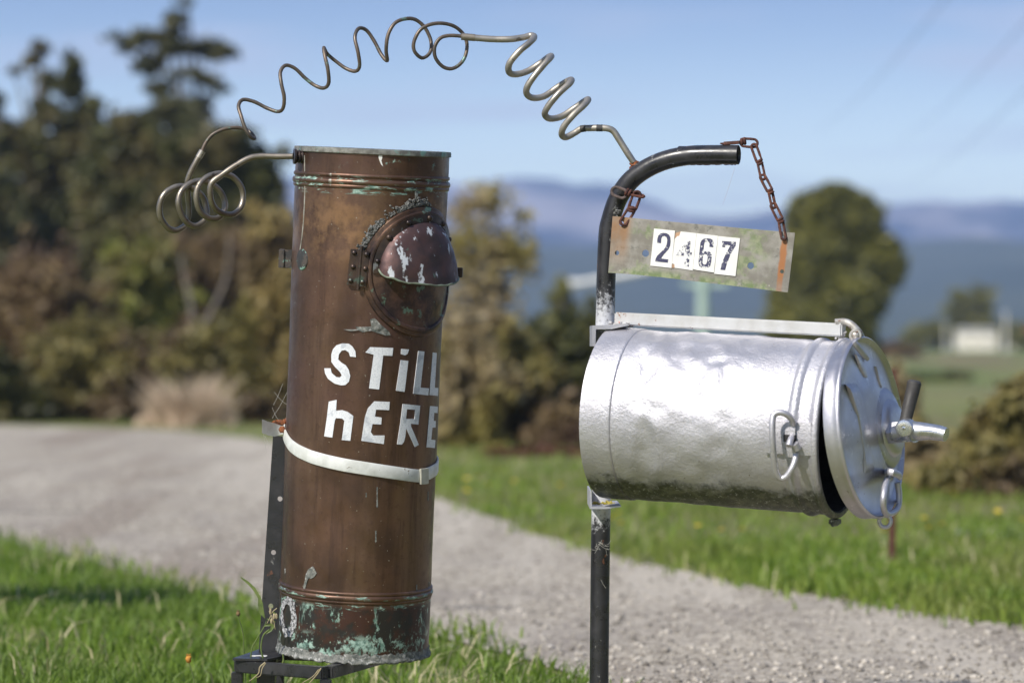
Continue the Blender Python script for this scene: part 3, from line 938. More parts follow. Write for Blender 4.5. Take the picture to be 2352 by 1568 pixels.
bushf('low dark hedge standing in for the shadow across the meadow right of the black handle', 50, 2170, [(2130, 872, 40, 9), (2190, 868, 44, 10), (2080, 880, 30, 7)], 7000, 'leaf_gum', 0.05)  # dark leaves put where a shadow band crosses the meadow

# off to the left, out of the frame: the small tree whose shade lies on the verge
tree('unseen_tree', 'small leafy tree beside the verge, left of the letterboxes', 'tree', 6.15, -2330,
     [(-1900, -980, 240, 90), (-2280, -1050, 240, 110), (-2080, -1120, 200, 80)], 8000, 0.03, 'leaf_green', 0.03)

for i_, (x_, y_) in enumerate(((4.6, 3.0), (5.2, -.5), (5.0, -4.0))):  # unseen trees added to darken reflections on the copper's right side
    Yt = 6.0
    rt = root('unseen_tree', (x_, y_, 0), ('unseen dark tree added for reflections, nearest of three right of the photographer', 'unseen dark tree added for reflections, middle of three right of the photographer', 'unseen dark tree added for reflections, last of three behind the photographer')[i_], 'tree', 'unseen trees added to darken the copper reflections')
    V, Fc = leaf_cloud([(Vector((0, 0, 1.6)), 1.1, 1.6, 1.3), (Vector((0, .4, 2.9)), .9, 1.2, .9), (Vector((.1, -.6, .8)), 1.0, 1.5, .7)], 5000, .09)
    raw_mesh('crown', V, Fc, 4, MAT['leaf_gum'], parent=rt)
    mesh_obj('trunk', MB().tube([(x_, y_, -.05), (x_ + .05, y_, 1.2), (x_, y_, 3.2)], [.14, .1, .03], seg=8), MAT['bark'], rt)

# ------------------------------------------------------------------ hills
def ridge(name, pts, Y, depth, mat, amp, seed):
    us = np.linspace(-9000, 11500, 420)
    pu = [p[0] for p in pts]; pv = [p[1] for p in pts]
    vs = np.interp(us, pu, pv)
    rows = 14
    mb = MB()
    for j in range(rows + 1):
        t = j / rows
        y = Y - depth * (1 - t) if t <= 1 else Y
        for u, v in zip(us, vs):
            x = (u - 1176) / F * Y
            zt = EYE + (784 - v) / F * Y
            prof = t ** 0.8
            nz = mnoise.ridged_multi_fractal(Vector((x / 150, y / 150, seed)), 0.9, 2.1, 5, 1.0, 2.0) * .5 - .5
            z = zt * prof + nz * amp * (0.25 + 0.9 * math.sin(math.pi * min(t, 0.9)))
            if j == rows:
                z = zt + nz * amp * 0.16 + abs(mnoise.noise(Vector((x / 42, seed, 0)))) * amp * 0.32 - abs(mnoise.noise(Vector((x / 13, seed, 4)))) * amp * .16
            mb.v.append(Vector((x, y, max(z, -1) if j else -1.0)))
    n = len(us)
    b = len(mb.v)
    for u, v in zip(us, vs):      # back slope
        mb.v.append(Vector(((u - 1176) / F * Y, Y + depth * .5, -1.0)))
    for j in range(rows + 1):
        for i in range(n - 1):
            a = j * n + i
            mb.f.append((a, a + 1, a + n + 1, a + n))
    o = mesh_obj(name, mb, mat, autos=180)
    tag(o, kind='structure')
g = NG('forest_slope')
c = g.mix(g.rng(g.noise(0.012, 6, .6), 0.4, 0.6), (0.030, 0.045, 0.026), (0.055, 0.068, 0.036))
g.set('Base Color', c); g.set('Roughness', 1.0); hill_m = g.m
g = NG('mountain_rock')
c = g.mix(g.rng(g.noise(0.008, 7, .65), 0.42, 0.6), (0.02, 0.025, 0.03), (0.36, 0.32, 0.30))
g.set('Base Color', c); g.set('Roughness', 1.0); rock_m = g.m
RIDGE_K = 1.0
ridge('mountains', [(-9000, 520), (-3000, 430), (-600, 460), (300, 440), (560, 400), (640, 400), (700, 430), (900, 440), (1030, 425), (1120, 422), (1190, 408), (1260, 415), (1330, 424), (1420, 432), (1480, 455), (1560, 492), (1640, 505), (1720, 490), (1800, 478), (1900, 470), (2050, 472), (2130, 462), (2200, 470), (2280, 462), (2352, 458), (2700, 440), (4000, 480), (11500, 520)], 2300, 700, rock_m, 26, 3.1)
ridge('hills', [(-9000, 600), (-2000, 570), (0, 580), (700, 570), (1030, 545), (1200, 560), (1400, 570), (1700, 590), (1900, 580), (2050, 560), (2200, 545), (2352, 560), (3000, 600), (6000, 570), (11500, 620)], 1150, 500, hill_m, 8, 8.4)

# ------------------------------------------------------------------ distant street furniture and house
def house():
    Y = 140.0
    a = W(2208, 805, Y); b = W(2290, 805, Y)
    rt = root('house', ((a.x + b.x) / 2, Y, 0), 'small white walled house far off on the right', 'house')
    wl = simple('white_wall', (0.74, 0.69, 0.60), (0.66, 0.61, 0.53), rough=0.8, sc=1)
    rf = simple('pale_roof', (0.50, 0.48, 0.46), (0.42, 0.4, 0.38), rough=0.6, sc=1)
    wz = EYE + (784 - 759) / F * Y
    cx, hw = (a.x + b.x) / 2, (b.x - a.x) / 2
    mb = MB().box((cx, Y + 1, wz / 2), Vector((hw, 0, 0)), Vector((0, 1, 0)), Vector((0, 0, wz / 2)))
    mesh_obj('wall', mb, wl, rt, smooth=False)
    rz = EYE + (784 - 753) / F * Y
    mb = MB()
    o = 0.06
    mb.add([(cx - hw - o, Y - .1, wz), (cx + hw + o, Y - .1, wz), (cx + hw + o, Y + 2.1, wz), (cx - hw - o, Y + 2.1, wz), (cx - hw - o, Y + 1, rz), (cx + hw + o, Y + 1, rz)],
           [(0, 1, 5, 4), (2, 3, 4, 5), (0, 4, 3), (1, 2, 5), (0, 3, 2, 1)])
    mesh_obj('roof', mb, rf, rt, smooth=False)
    gl = simple('dark_glass', (0.35, 0.34, 0.32), rough=0.2)
    for fx in (-.45, .35):
        mb = MB().box((cx + fx * hw, Y - 0.02, wz * .55), Vector((.1, 0, 0)), Vector((0, .015, 0)), Vector((0, 0, .1)))
        mesh_obj('window', mb, gl, rt, smooth=False)
house()
def red_house():
    Y = 150.0
    rt = root('house', (*W(2372, 800, Y).xy, 0), 'red roofed house just cut by the right edge of the picture', 'house')
    rd = simple('red_roof', (0.45, 0.06, 0.05), (0.36, 0.05, 0.05), rough=0.6, sc=1)
    p = W(2345, 778, Y); q = W(2420, 745, Y)
    mb = MB().box(((p.x + q.x) / 2, Y + 1.5, p.z / 2), Vector(((q.x - p.x) / 2, 0, 0)), Vector((0, 1.5, 0)), Vector((0, 0, p.z / 2)))
    mesh_obj('wall', mb, MAT['white_wall'], rt, smooth=False)
    mb = MB().add([(p.x - .1, Y - .1, p.z), (q.x + .1, Y - .1, p.z), (q.x + .1, Y + 3.1, p.z), (p.x - .1, Y + 3.1, p.z), (p.x + .2, Y + 1.5, q.z), (q.x - .2, Y + 1.5, q.z)],
                  [(0, 1, 5, 4), (2, 3, 4, 5), (0, 4, 3), (1, 2, 5), (0, 3, 2, 1)])
    mesh_obj('roof', mb, rd, rt, smooth=False)
red_house()
simple('white_post', (0.62, 0.6, 0.56), (0.52, 0.5, 0.47), rough=0.7, sc=3)
def pole(u, v0, Y, r, label, cap=True):
    a = W(u, v0, Y)
    rt = root('pole', (a.x, Y, 0), label, 'pole', 'pale poles near the white house')
    mesh_obj('shaft', MB().tube([(a.x, Y, -.1), (a.x, Y, a.z)], [r, r * .8], seg=10, spline=False), MAT['white_post'], rt)
    mesh_obj('cap', MB().ball((a.x, Y, a.z), r * 1.15, sz=.6), MAT['white_post'], rt)
pole(2310, 718, 110, 0.06, 'thicker pale pole between the white house and the right picture edge')
pole(2172, 742, 115, 0.04, 'thin pale pole left of the white house')

def street_lamp():
    Y = 70.0
    g1 = simple('green_paint', (0.36, 0.46, 0.40), (0.32, 0.42, 0.36), rough=0.6, sc=2)
    g2 = simple('lamp_white', (0.7, 0.7, 0.68), rough=0.5, sc=2)
    a = W(1615, 590, Y)
    rt = root('street_lamp', (a.x, Y, 0), 'pale green street lamp post behind the number sign with a long white arm', 'street lamp')
    mesh_obj('pole', MB().tube([(a.x, Y, 0), (a.x, Y, a.z * .5), (a.x, Y, a.z)], [0.15, 0.14, 0.12], seg=12), g1, rt)
    b = W(1480, 622, Y); c_ = W(1330, 650, Y); d = W(1278, 658, Y)
    mesh_obj('arm', MB().tube([a, b, c_], [0.08, 0.07, 0.06], seg=8), g2, rt)
    mesh_obj('lamp_head', MB().tube([c_, c_.lerp(d, .5), d], [0.08, 0.13, 0.07], seg=10), g2, rt)
    mesh_obj('cross_arm', MB().bar(W(1568, 652, Y), W(1672, 652, Y), 0.08, 0.12), g1, rt, smooth=False)
street_lamp()

def power_lines():
    mt = simple('wire_black', (0.03, 0.03, 0.03), rough=0.6)
    for i, (u0, v0, u1, v1) in enumerate(((2460, -60, 2060, 330), (2480, 90, 2090, 420), (2250, -90, 1880, 300))):
        p = W(u0, v0, 60); q = W(u1, v1, 190)
        m_ = p.lerp(q, .45); m_.z -= 0.4
        loc = q.copy()
        mb = MB().tube([p, m_, q], 0.010, seg=6)
        o = mesh_obj('power_line', mb, mt, world_loc=Vector(loc))
        tag(o, ('thin overhead wire, uppermost right of the three in the sky', 'thin overhead wire, lowest of the three at the right edge', 'thin overhead wire, leftmost of the three in the sky')[i], 'wire', 'overhead wires')
power_lines()

def rusty_post():
    Y = 9.42
    a = W(2047, 846, Y)
    rt = root('fence_post', (a.x, Y, 0), 'thin rusty steel post standing in the grass behind the lid', 'post')
    mb = MB().bar((a.x, Y, -.05), (a.x + .006, Y, a.z), 0.02, 0.004, up=Vector((0, 1, 0)))
    mb.bar((a.x + .010, Y + .012, -.05), (a.x + .016, Y + .012, a.z), 0.004, 0.022, up=Vector((0, 1, 0)))
    mesh_obj('shaft', mb, MAT['rust'], rt, smooth=False)
rusty_post()

# ------------------------------------------------------------------ copper still cylinder
CAX = Vector((math.tan(R_(2.43)), -math.tan(R_(3.6)), 1)).normalized()
CX_ = Vector((1, 0, 0)); CX_ = (CX_ - CAX * CX_.dot(CAX)).normalized()
CY_ = CAX.cross(CX_)
C0 = W(811, 1495, 5.2)
MC = Matrix.Translation(C0) @ Matrix((CX_, CY_, CAX)).transposed().to_4x4()
MCi = MC.inverted()
R0, R1 = 172.5 * K, 174.5 * K
def RB(h): return R0 + (R1 - R0) * h / H_TOP
def hitc(u, v, off=0.0):
    o = MCi @ Vector((0, 0, EYE))
    d = (MCi.to_3x3() @ Vector(((u - 1176) / F, 1, -(v - 784) / F)))
    h = (1495 - v) * K
    for _ in range(4):
        r = RB(h) + off
        a = d.x ** 2 + d.y ** 2; b = 2 * (o.x * d.x + o.y * d.y); c = o.x ** 2 + o.y ** 2 - r * r
        D = b * b - 4 * a * c
        t = (-b - math.sqrt(D)) / (2 * a) if D > 0 else -b / (2 * a)
        h = o.z + d.z * t
    p = o + d * t
    return math.atan2(p.x, -p.y), h
def wc(th, h, off=0.0):
    r = RB(h) + off
    return Vector((math.sin(th) * r, -math.cos(th) * r, h))

still = root('copper_letterbox', MC, 'tall upright copper cylinder letterbox with white letters and a hooded slot', 'letterbox')
Ex, Ey, Ez = Vector((1, 0, 0)), Vector((0, 1, 0)), Vector((0, 0, 1))
def body_profile():
    pts = []
    hs = sorted(set([0.010 + i * (H_TOP - 0.018) / 60 for i in range(61)]))
    bands = [(RINGS_T[0], .0032, .0022), (RINGS_T[1], .0050, .0038), (RINGS_T[2], .0034, .0022), (RINGS_B[0], .0034, .0026), (RINGS_B[1], .0050, .0036), (RINGS_B[2], .0030, .0018)]
    for hb, w, a in bands:
        hs += [hb + w * q for q in (-1.05, -.9, -.7, -.45, -.2, 0, .2, .45, .7, .9, 1.05)]
    for h in sorted(hs):
        off = 0
        for hb, w, a in bands:
            t = abs(h - hb) / w
            if t < 1: off = max(off, a * math.sqrt(1 - t * t))
        pts.append((RB(h) + off, h))
    return pts
def bfn(a, h, r):
    p = Vector((math.cos(a) * 2.2, math.sin(a) * 2.2, h * 7))
    return r + 0.0009 * mnoise.noise(p) + 0.00025 * mnoise.noise(p * 5)
mb = MB().lathe(body_profile(), Vector((0, 0, 0)), Ex, Ey, Ez, 160, bfn)
mb.lathe([(R1 - .003, H_TOP - .008), (R1 - .003, .05), (0.001, .05)], Vector((0, 0, 0)), Ex, Ey, Ez, 96)
mesh_obj('body', mb, MAT['copper_sheet'], still, local=True)
# cap rim
cap = MB().lathe([(RB(H_TOP) - .002, H_TOP - .0095), (RB(H_TOP) + .0020, H_TOP - .009), (RB(H_TOP) + .0030, H_TOP - .008), (RB(H_TOP) + .0030, H_TOP - .004), (RB(H_TOP) + .0024, H_TOP - .0005), (RB(H_TOP) - .002, H_TOP), (RB(H_TOP) * .5, H_TOP - .001), (.0005, H_TOP - .001)], Vector((0, 0, 0)), Ex, Ey, Ez, 128, lambda a, h, r: r + .0005 * mnoise.noise(Vector((math.cos(a) * 4, math.sin(a) * 4, h * 20))))
g = NG('patina_rim')
c = g.mix(g.rng(g.noise(45, 5, .7), 0.4, 0.6), (0.13, 0.125, 0.11), (0.27, 0.27, 0.24))
c = g.mix(g.rng(g.noise(28, 5, .7), 0.54, 0.6, 0, .85), c, (0.20, 0.36, 0.30))
c = g.mix(g.rng(g.noise(60, 4, .7), 0.66, 0.69, 0, .85), c, (0.5, 0.5, 0.4))
g.set('Base Color', c); g.set('Roughness', .55); g.set('Metallic', .35); g.bump(g.noise(120, 4), .3, .0008)
mesh_obj('cap', cap, g.m, still, local=True)
# crimped rough foot seam
def footfn(a, h, r):
    p = Vector((math.cos(a) * 9, math.sin(a) * 9, h * 60))
    return r + 0.0016 * mnoise.noise(p * 3.0) + 0.0013 * mnoise.noise(p * 9)
foot = MB().lathe([(R0 + .0001, .016), (R0 + .0009, .0135), (R0 + .0012, .009), (R0 + .0018, .006), (R0 + .0038, .003), (R0 + .0036, .0005), (R0 - .004, .0005), (.0005, .002)], Vector((0, 0, 0)), Ex, Ey, Ez, 240, footfn)
for i, p in enumerate(foot.v):
    if p.z > .0001: p.z += 0.0042 * mnoise.noise(Vector((p.x * 130, p.y * 130, p.z * 60))) - .0008
mesh_obj('foot_seam', foot, MAT['solder'], still, local=True, autos=180)

# left overlap seam
def wrap_ribbon(thh, off0, half, thick=0.001):
    """ribbon along (theta, h) path"""
    pass
mb = MB()
seam = [hitc(700, 345 + 12), hitc(701, 440), hitc(697, 520), hitc(690, 575)]
for h0, t0 in ((0, 0),):
    P = [wc(th, h, .0004) for th, h in seam]
    mb.tube(P, .0012, seg=8, flat=1, jitter=.5)
mesh_obj('seam_bead', mb, simple('pale_solder', (0.33, 0.32, 0.28), (0.2, 0.19, 0.16), rough=.7, sc=120), still, local=True)

# ---- inspection door, wrapped round the cylinder
TH0, HD = hitc(969, 624)[0], hitc(969, 624)[1]
def wd_(s, t, n):       # s, t, n in picture units relative to the door centre
    h = HD + t * K
    return wc(TH0 + s * K / RB(h), h, n * K)
mb = MB()
prof = [(147, 0), (146, 4), (144, 6), (138, 6.5), (136, 7), (134, 11), (130, 12), (126, 11), (124, 8), (108, 8), (100, 9), (80, 10), (50, 10), (20, 9.5), (0.1, 9.5)]
seg = 96
for rho, n in prof:
    for k in range(seg):
        a = 2 * math.pi * k / seg
        mb.v.append(wd_(rho * math.cos(a), rho * math.sin(a), n + .9 * mnoise.noise(Vector((rho * math.cos(a) / 30, rho * math.sin(a) / 30, 4)))))
for i in range(len(prof) - 1):
    for k in range(seg):
        k2 = (k + 1) % seg
        mb.f.append((i * seg + k, i * seg + k2, (i + 1) * seg + k2, (i + 1) * seg + k))
door = mesh_obj('door', mb, MAT['copper_door'], still, local=True)
# hood
def hood_pt(a, b, out=0.0):
    r = 111 + out
    N = 45 + out
    s = r * math.cos(a)
    q = b / (math.pi / 2)
    t = r * math.sin(a) * (0.45 * math.cos(b) + 0.55 * (1 - q)) * 1.02 - 34 * math.sin(a) * q ** 2 + 6
    n = 8 + N * math.sin(a) ** 0.75 * (0.45 * math.sin(b) + 0.55 * q)
    wv = mnoise.noise(Vector((s / 34, t / 34, 6))) * 3.4 + mnoise.noise(Vector((s / 13, t / 13, 1))) * 1.2
    n += wv * min(1, 3 * q) * math.sin(a) ** .5
    return s, t, n
mb = MB()
na, nb = 40, 16
for lay in (0, -3):
    for i in range(na + 1):
        a = math.pi * i / na
        for j in range(nb + 1):
            b = math.pi / 2 * j / nb
            s, t, n = hood_pt(a, b, lay)
            w_ = 2.2 * mnoise.noise(Vector((s / 16, t / 16, 2))) * (j / nb) ** 4
            mb.v.append(wd_(s, t + w_ * 1.6, n + w_))
st_ = nb + 1
L = (na + 1) * st_
for i in range(na):
    for j in range(nb):
        a = i * st_ + j
        mb.f.append((a, a + 1, a + st_ + 1, a + st_))
        mb.f.append((L + a, L + a + st_, L + a + st_ + 1, L + a + 1))
    a = i * st_ + nb
    mb.f.append((a, L + a, L + a + st_, a + st_))
g = NG('hood_copper')
c = g.mix(g.rng(g.noise(20, 5, .6), 0.4, 0.65), (0.12, 0.068, 0.062), (0.07, 0.05, 0.05))
drop = g.m2('MULTIPLY', g.rng(g.noise(48, 5, .65, vec=g.scale(1, 1, .42, (.3, 0, .2))), 0.575, 0.61), 0.9)
c = g.mix(drop, c, (0.50, 0.53, 0.56))
c = g.mix(g.rng(g.noise(50, 6, .7), 0.64, 0.68, 0, .7), c, (0.13, 0.22, 0.17))
g.set('Base Color', c); g.set('Metallic', g.m2('MULTIPLY', g.m2('SUBTRACT', 1.0, drop), .65)); g.set('Roughness', g.rng(g.noise(30, 3), .3, .7, .42, .62))
g.bump(g.noise(60, 4), .45, .0016)
hood = mesh_obj('hood', mb, g.m, door, local=True, autos=60)
# hood lip bead
mb = MB()
P = []
for i in range(na + 1):
    s, t, n = hood_pt(math.pi * i / na, math.pi / 2, 0)
    w_ = 2.2 * mnoise.noise(Vector((s / 16, t / 16, 2)))
    P.append(wd_(s, t + w_ * 1.6, n + w_))
mb.tube(P, .0016, seg=8, sub=2, jitter=.4)
mesh_obj('lip', mb, simple('lip_patina', (0.13, 0.14, 0.10), (0.22, 0.27, 0.2), rough=.6, sc=70, metal=.3), door, local=True)
# riveted strap round the hood
mb = MB()
for sgn in (0,):
    nseg = 44
    for i in range(nseg + 1):
        a = math.pi * (-.03 + 1.06 * i / nseg)
        for rho, n in ((123, 8), (123, 13), (107, 14.5), (106, 9)):
            mb.v.append(wd_(rho * math.cos(a), rho * math.sin(a) + 6, n))
    for i in range(nseg):
        for j in range(3):
            a = i * 4 + j
            mb.f.append((a, a + 1, a + 5, a + 4))
mesh_obj('strap', mb, MAT['copper_dark'], door, local=True)
def rivet(parent, p, nrm, r, mat='copper_dark', slot=False):
    nrm = nrm.normalized()
    x = nrm.orthogonal().normalized(); y = nrm.cross(x)
    mb = MB().lathe([(r, 0), (r, r * .35), (r * .8, r * .7), (r * .4, r * .92), (0.0001, r)], p, x, y, nrm, 14)
    if slot:
        mb.box(p + nrm * r * .95, x * r * .8, y * r * .1, nrm * r * .1)
    return mesh_obj('rivet', mb, MAT[mat], parent, local=True)
for deg in (8, 35, 62, 88, 116, 143, 172):
    a = R_(deg)
    s, t = 115 * math.cos(a), 115 * math.sin(a) + 6
    p = wd_(s, t, 13)
    rivet(door, p, Vector((p.x, p.y, 0)), .0042 if deg not in (88, 143) else .005)
# hinge: two leaves with three rivets each and a knuckle
def hquad(c4, mapx=lambda x, y: (600.2, 0)):
    pass
def c3(x, y):     # close-up coordinates of the photograph's upper cylinder
    return 600.2 + .27021 * x, 317.7 + .27021 * y
def c4(x, y):
    return 600.2 + .27021 * x, 741.4 + .27021 * y
hng = None
def leaf(poly, off0, off1, name, parent, mat):
    mb = MB()
    th = [hitc(*c3(x, y)) for x, y in poly]
    sub = 6
    grid = []
    for i in range(sub + 1):
        for j in range(sub + 1):
            a, b = i / sub, j / sub
            t_ = (1 - a) * (1 - b) * th[0][0] + a * (1 - b) * th[1][0] + a * b * th[2][0] + (1 - a) * b * th[3][0]
            h_ = (1 - a) * (1 - b) * th[0][1] + a * (1 - b) * th[1][1] + a * b * th[2][1] + (1 - a) * b * th[3][1]
            grid.append((t_, h_, i in (0, sub) or j in (0, sub)))
    for t_, h_, e in grid: mb.v.append(wc(t_, h_, off1))
    n = sub + 1
    for i in range(sub):
        for j in range(sub):
            a = i * n + j
            mb.f.append((a, a + n, a + n + 1, a + 1))
    # skirts
    ring = [i * n for i in range(n)] + [sub * n + j for j in range(1, n)] + [i * n + sub for i in range(sub - 1, -1, -1)] + [j for j in range(sub - 1, 0, -1)]
    b0 = len(mb.v)
    for q in ring: mb.v.append(wc(grid[q][0], grid[q][1], off0))
    m_ = len(ring)
    for i in range(m_):
        mb.f.append((ring[i], ring[(i + 1) % m_], b0 + (i + 1) % m_, b0 + i))
    return mesh_obj(name, mb, MAT[mat], parent, local=True, autos=30)
lf1 = leaf([(768, 938), (848, 945), (818, 1255), (735, 1245)], 0, .0072, 'hinge_leaf', still, 'copper_dark')
lf2 = leaf([(866, 950), (920, 962), (888, 1262), (832, 1256)], .002, .0085, 'hinge_leaf', door, 'copper_dark')
for x, y in ((798, 972), (788, 1090), (768, 1208)):
    t_, h_ = hitc(*c3(x, y)); p = wc(t_, h_, .007); rivet(lf1, p, Vector((p.x, p.y, 0)), .0042)
for x, y in ((897, 985), (886, 1106), (864, 1220)):
    t_, h_ = hitc(*c3(x, y)); p = wc(t_, h_, .0083); rivet(lf2, p, Vector((p.x, p.y, 0)), .0042)
a = hitc(*c3(858, 915)); b = hitc(*c3(826, 1285))
mesh_obj('hinge_pin', MB().tube([wc(*a, .007), wc(*b, .007)], .0028, seg=10, spline=False), MAT['copper_dark'], still, local=True)
# latch tab at the right edge
p = wd_(112, -2, 10)
nrm = Vector((p.x, p.y, 0)).normalized()
side = Vector((0, 0, 1)).cross(nrm)
mb = MB().box(p + nrm * .008, nrm * .016, side * .004, Vector((0, 0, .008)), .001)
mb.tube([p + nrm * .012 - side * .008, p + nrm * .012 + side * .008], .004, seg=10, spline=False)
mesh_obj('latch', mb, MAT['copper_dark'], door, local=True)
# crusty sealant round the upper left of the door and the smeared patch below the hinge
mb = MB()
for i in range(620):
    a = R_(random.uniform(84, 178))
    rho = 149 + abs(random.gauss(0, 1)) * (7 if a > R_(88) else 3)
    if 118 < math.degrees(a) < 133 and random.random() < .75: continue
    p = wd_(rho * math.cos(a), rho * math.sin(a), random.uniform(0, 3))
    mb.ball(p, random.uniform(.0007, .0026), wob=1.2)
mesh_obj('sealant', mb, MAT['grey_crust'], still, local=True)
def surf_blob(name, poly, conv, mat, off, parent, thick=.0012, bumpy=.001):
    """closed outline laid on the cylinder with a little thickness"""
    pts = [hitc(*conv(x, y)) for x, y in poly]
    return surf_poly(name, [[(t * R0, h) for t, h in pts]], mat, off, parent, thick, bumpy)
def surf_poly(name, loops, mat, off, parent, thick, bumpy=0, step=.004):
    bm = bmesh.new()
    tess = tessellate_polygon([[Vector((x, y, 0)) for x, y in L_] for L_ in loops])
    flat = [bm.verts.new((x, y, 0)) for L_ in loops for x, y in L_]
    for t in tess:
        try: bm.faces.new([flat[i] for i in t])
        except ValueError: pass
    xs = [v.co.x for v in bm.verts]; ys = [v.co.y for v in bm.verts]
    x = min(xs)
    while x < max(xs):
        bmesh.ops.bisect_plane(bm, geom=bm.verts[:] + bm.edges[:] + bm.faces[:], plane_co=(x, 0, 0), plane_no=(1, 0, 0)); x += step
    if bumpy:
        y = min(ys)
        while y < max(ys):
            bmesh.ops.bisect_plane(bm, geom=bm.verts[:] + bm.edges[:] + bm.faces[:], plane_co=(0, y, 0), plane_no=(0, 1, 0)); y += step
    bnd = [e for e in bm.edges if e.is_boundary]
    ext = bmesh.ops.extrude_edge_only(bm, edges=bnd)
    low = {v for v in ext['geom'] if isinstance(v, bmesh.types.BMVert)}
    bm.verts.index_update()
    mb = MB()
    for v in bm.verts:
        o = off + thick
        if v in low: o = off - .0004
        elif bumpy: o += bumpy * mnoise.noise(Vector((v.co.x * 160, v.co.y * 160, 0)))
        mb.v.append(wc(v.co.x / R0, v.co.y, o))
    mb.f = [tuple(v.index for v in f.verts) for f in bm.faces]
    bm.free()
    return mesh_obj(name, mb, MAT[mat], parent, local=True, autos=35)
surf_blob('sealant_smear', [(700, 55), (760, 70), (830, 62), (860, 80), (930, 66), (985, 85), (1060, 108), (1095, 105), (1085, 75), (1010, 10), (985, -20), (960, -40), (925, -30), (935, 30), (850, 35), (800, 30), (815, 55)], c4, 'solder', .0002, still, .0016, .0022)
surf_blob('sealant_drip', [(830, 575), (845, 590), (865, 635), (845, 665), (818, 680), (800, 672), (790, 690), (775, 740), (768, 768), (752, 762), (765, 700), (775, 640), (795, 600)], lambda x, y: (494.3 + .27014 * x, 1144.5 + .27014 * y), 'pale_drip' if False else 'solder', .0002, still, .0012, .0008)
surf_blob('lime_run', [(1003, 112), (1025, 112), (1028, 165), (1020, 190), (1034, 240), (1018, 222), (1004, 190), (996, 160)], c3, 'lime' if False else 'card', .0002, still, .0004, .0003)
surf_blob('lime_run', [(1298, 372), (1362, 368), (1350, 400), (1332, 440), (1322, 520), (1308, 530), (1304, 450), (1306, 400)], c3, 'solder', .0003, still, .0008, .0003)

for u_, v0_, v1_, w_ in ((866, 1118, 1166, 1.6), (863, 1218, 1246, 1.6), (841, 1131, 1143, 1.2), (966, 1088, 1112, 1.0), (983, 1128, 1150, 1.2), (957, 1342, 1362, 1.2), (985, 1335, 1352, 1.0), (655, 1305, 1318, 1.0), (770, 395, 402, 1.4)):
    surf_blob('lime_run', [(u_ - w_, v0_), (u_ + w_, v0_), (u_ + w_ * .8, (v0_ + v1_) / 2), (u_ + w_ * 1.3, v1_ - 4), (u_, v1_), (u_ - w_ * 1.2, v1_ - 4), (u_ - w_ * .6, (v0_ + v1_) / 2)], lambda x, y: (x, y), 'solder', .0002, still, .0003, 0)
# chalky oval ring on the foot
g = NG('chalk'); g.set('Base Color', g.mix(g.rng(g.noise(220, 5, .7), .42, .58), (0.06, .06, .06), (0.42, .42, .43))); g.set('Roughness', .9); MAT['chalk'] = g.m
def c5(x, y): return 494.3 + .27014 * x, 1144.5 + .27014 * y
outer = [hitc(*c5(625 + 70 * math.cos(t) * (1 + .1 * math.sin(5 * t)), 1005 + 175 * math.sin(t) * (1 + .06 * math.sin(7 * t)))) for t in [i * math.pi / 16 for i in range(32)]]
inner = [hitc(*c5(615 + 34 * math.cos(t) * (1 + .1 * math.sin(4 * t)), 1000 + 105 * math.sin(t))) for t in [i * math.pi / 16 for i in range(32)]]
surf_poly('chalk_ring', [[(t * R0, h) for t, h in outer], [(t * R0, h) for t, h in reversed(inner)]], 'chalk', .0006, still, .0005, .0008)

# ---- lettering STiLL hERE
LET = {
 'S': [[(805, 290), (755, 285), (745, 250), (715, 230), (685, 235), (662, 265), (655, 310), (680, 335), (720, 360), (745, 400), (757, 450), (745, 500), (715, 527), (680, 530), (625, 515), (570, 475), (545, 430), (538, 385), (592, 385), (600, 425), (640, 460), (670, 462), (685, 445), (670, 415), (625, 370), (598, 330), (597, 270), (610, 225), (640, 190), (690, 173), (745, 177), (775, 200), (800, 240)]],
 'T': [[(885, 250), (925, 205), (1120, 212), (1112, 280), (1035, 275), (1000, 565), (915, 555), (955, 270)]],
 'i_dot': [[(1187, 220), (1253, 225), (1240, 262), (1220, 275), (1185, 265)]],
 'i': [[(1183, 315), (1247, 322), (1215, 585), (1143, 575)]],
 'L': [[(1332, 237), (1383, 243), (1350, 548), (1420, 555), (1415, 615), (1288, 600)]],
 'L2': [[(1455, 250), (1487, 255), (1470, 550), (1500, 552), (1497, 620), (1427, 612)]],
 'h': [[(575, 668), (642, 652), (637, 745), (690, 740), (735, 755), (783, 790), (757, 1000), (685, 993), (707, 830), (690, 812), (635, 808), (625, 835), (605, 973), (537, 962), (560, 800)]],
 'E': [[(960, 665), (1090, 670), (1085, 740), (975, 735), (965, 795), (1022, 803), (1018, 862), (945, 858), (930, 925), (950, 955), (1047, 955), (1040, 1028), (850, 1000), (880, 800), (905, 725)]],
 'R': [[(1200, 687), (1347, 702), (1332, 863), (1268, 855), (1270, 880), (1335, 1035), (1302, 1053), (1228, 895), (1222, 960), (1210, 1010), (1190, 1033), (1152, 1030), (1180, 850)], [(1235, 732), (1227, 815), (1300, 815), (1305, 737)]],
 'E2': [[(1432, 705), (1495, 710), (1493, 765), (1465, 762), (1460, 830), (1478, 832), (1476, 888), (1450, 888), (1440, 990), (1475, 995), (1470, 1062), (1402, 1055)]],
}
for k_, loops in LET.items():
    LL = [[(lambda q: (q[0] * R0, q[1]))(hitc(*c4(x, y))) for x, y in lp] for lp in loops]
    surf_poly('letter', LL, 'reflective_tape', .0006, still, .0005)

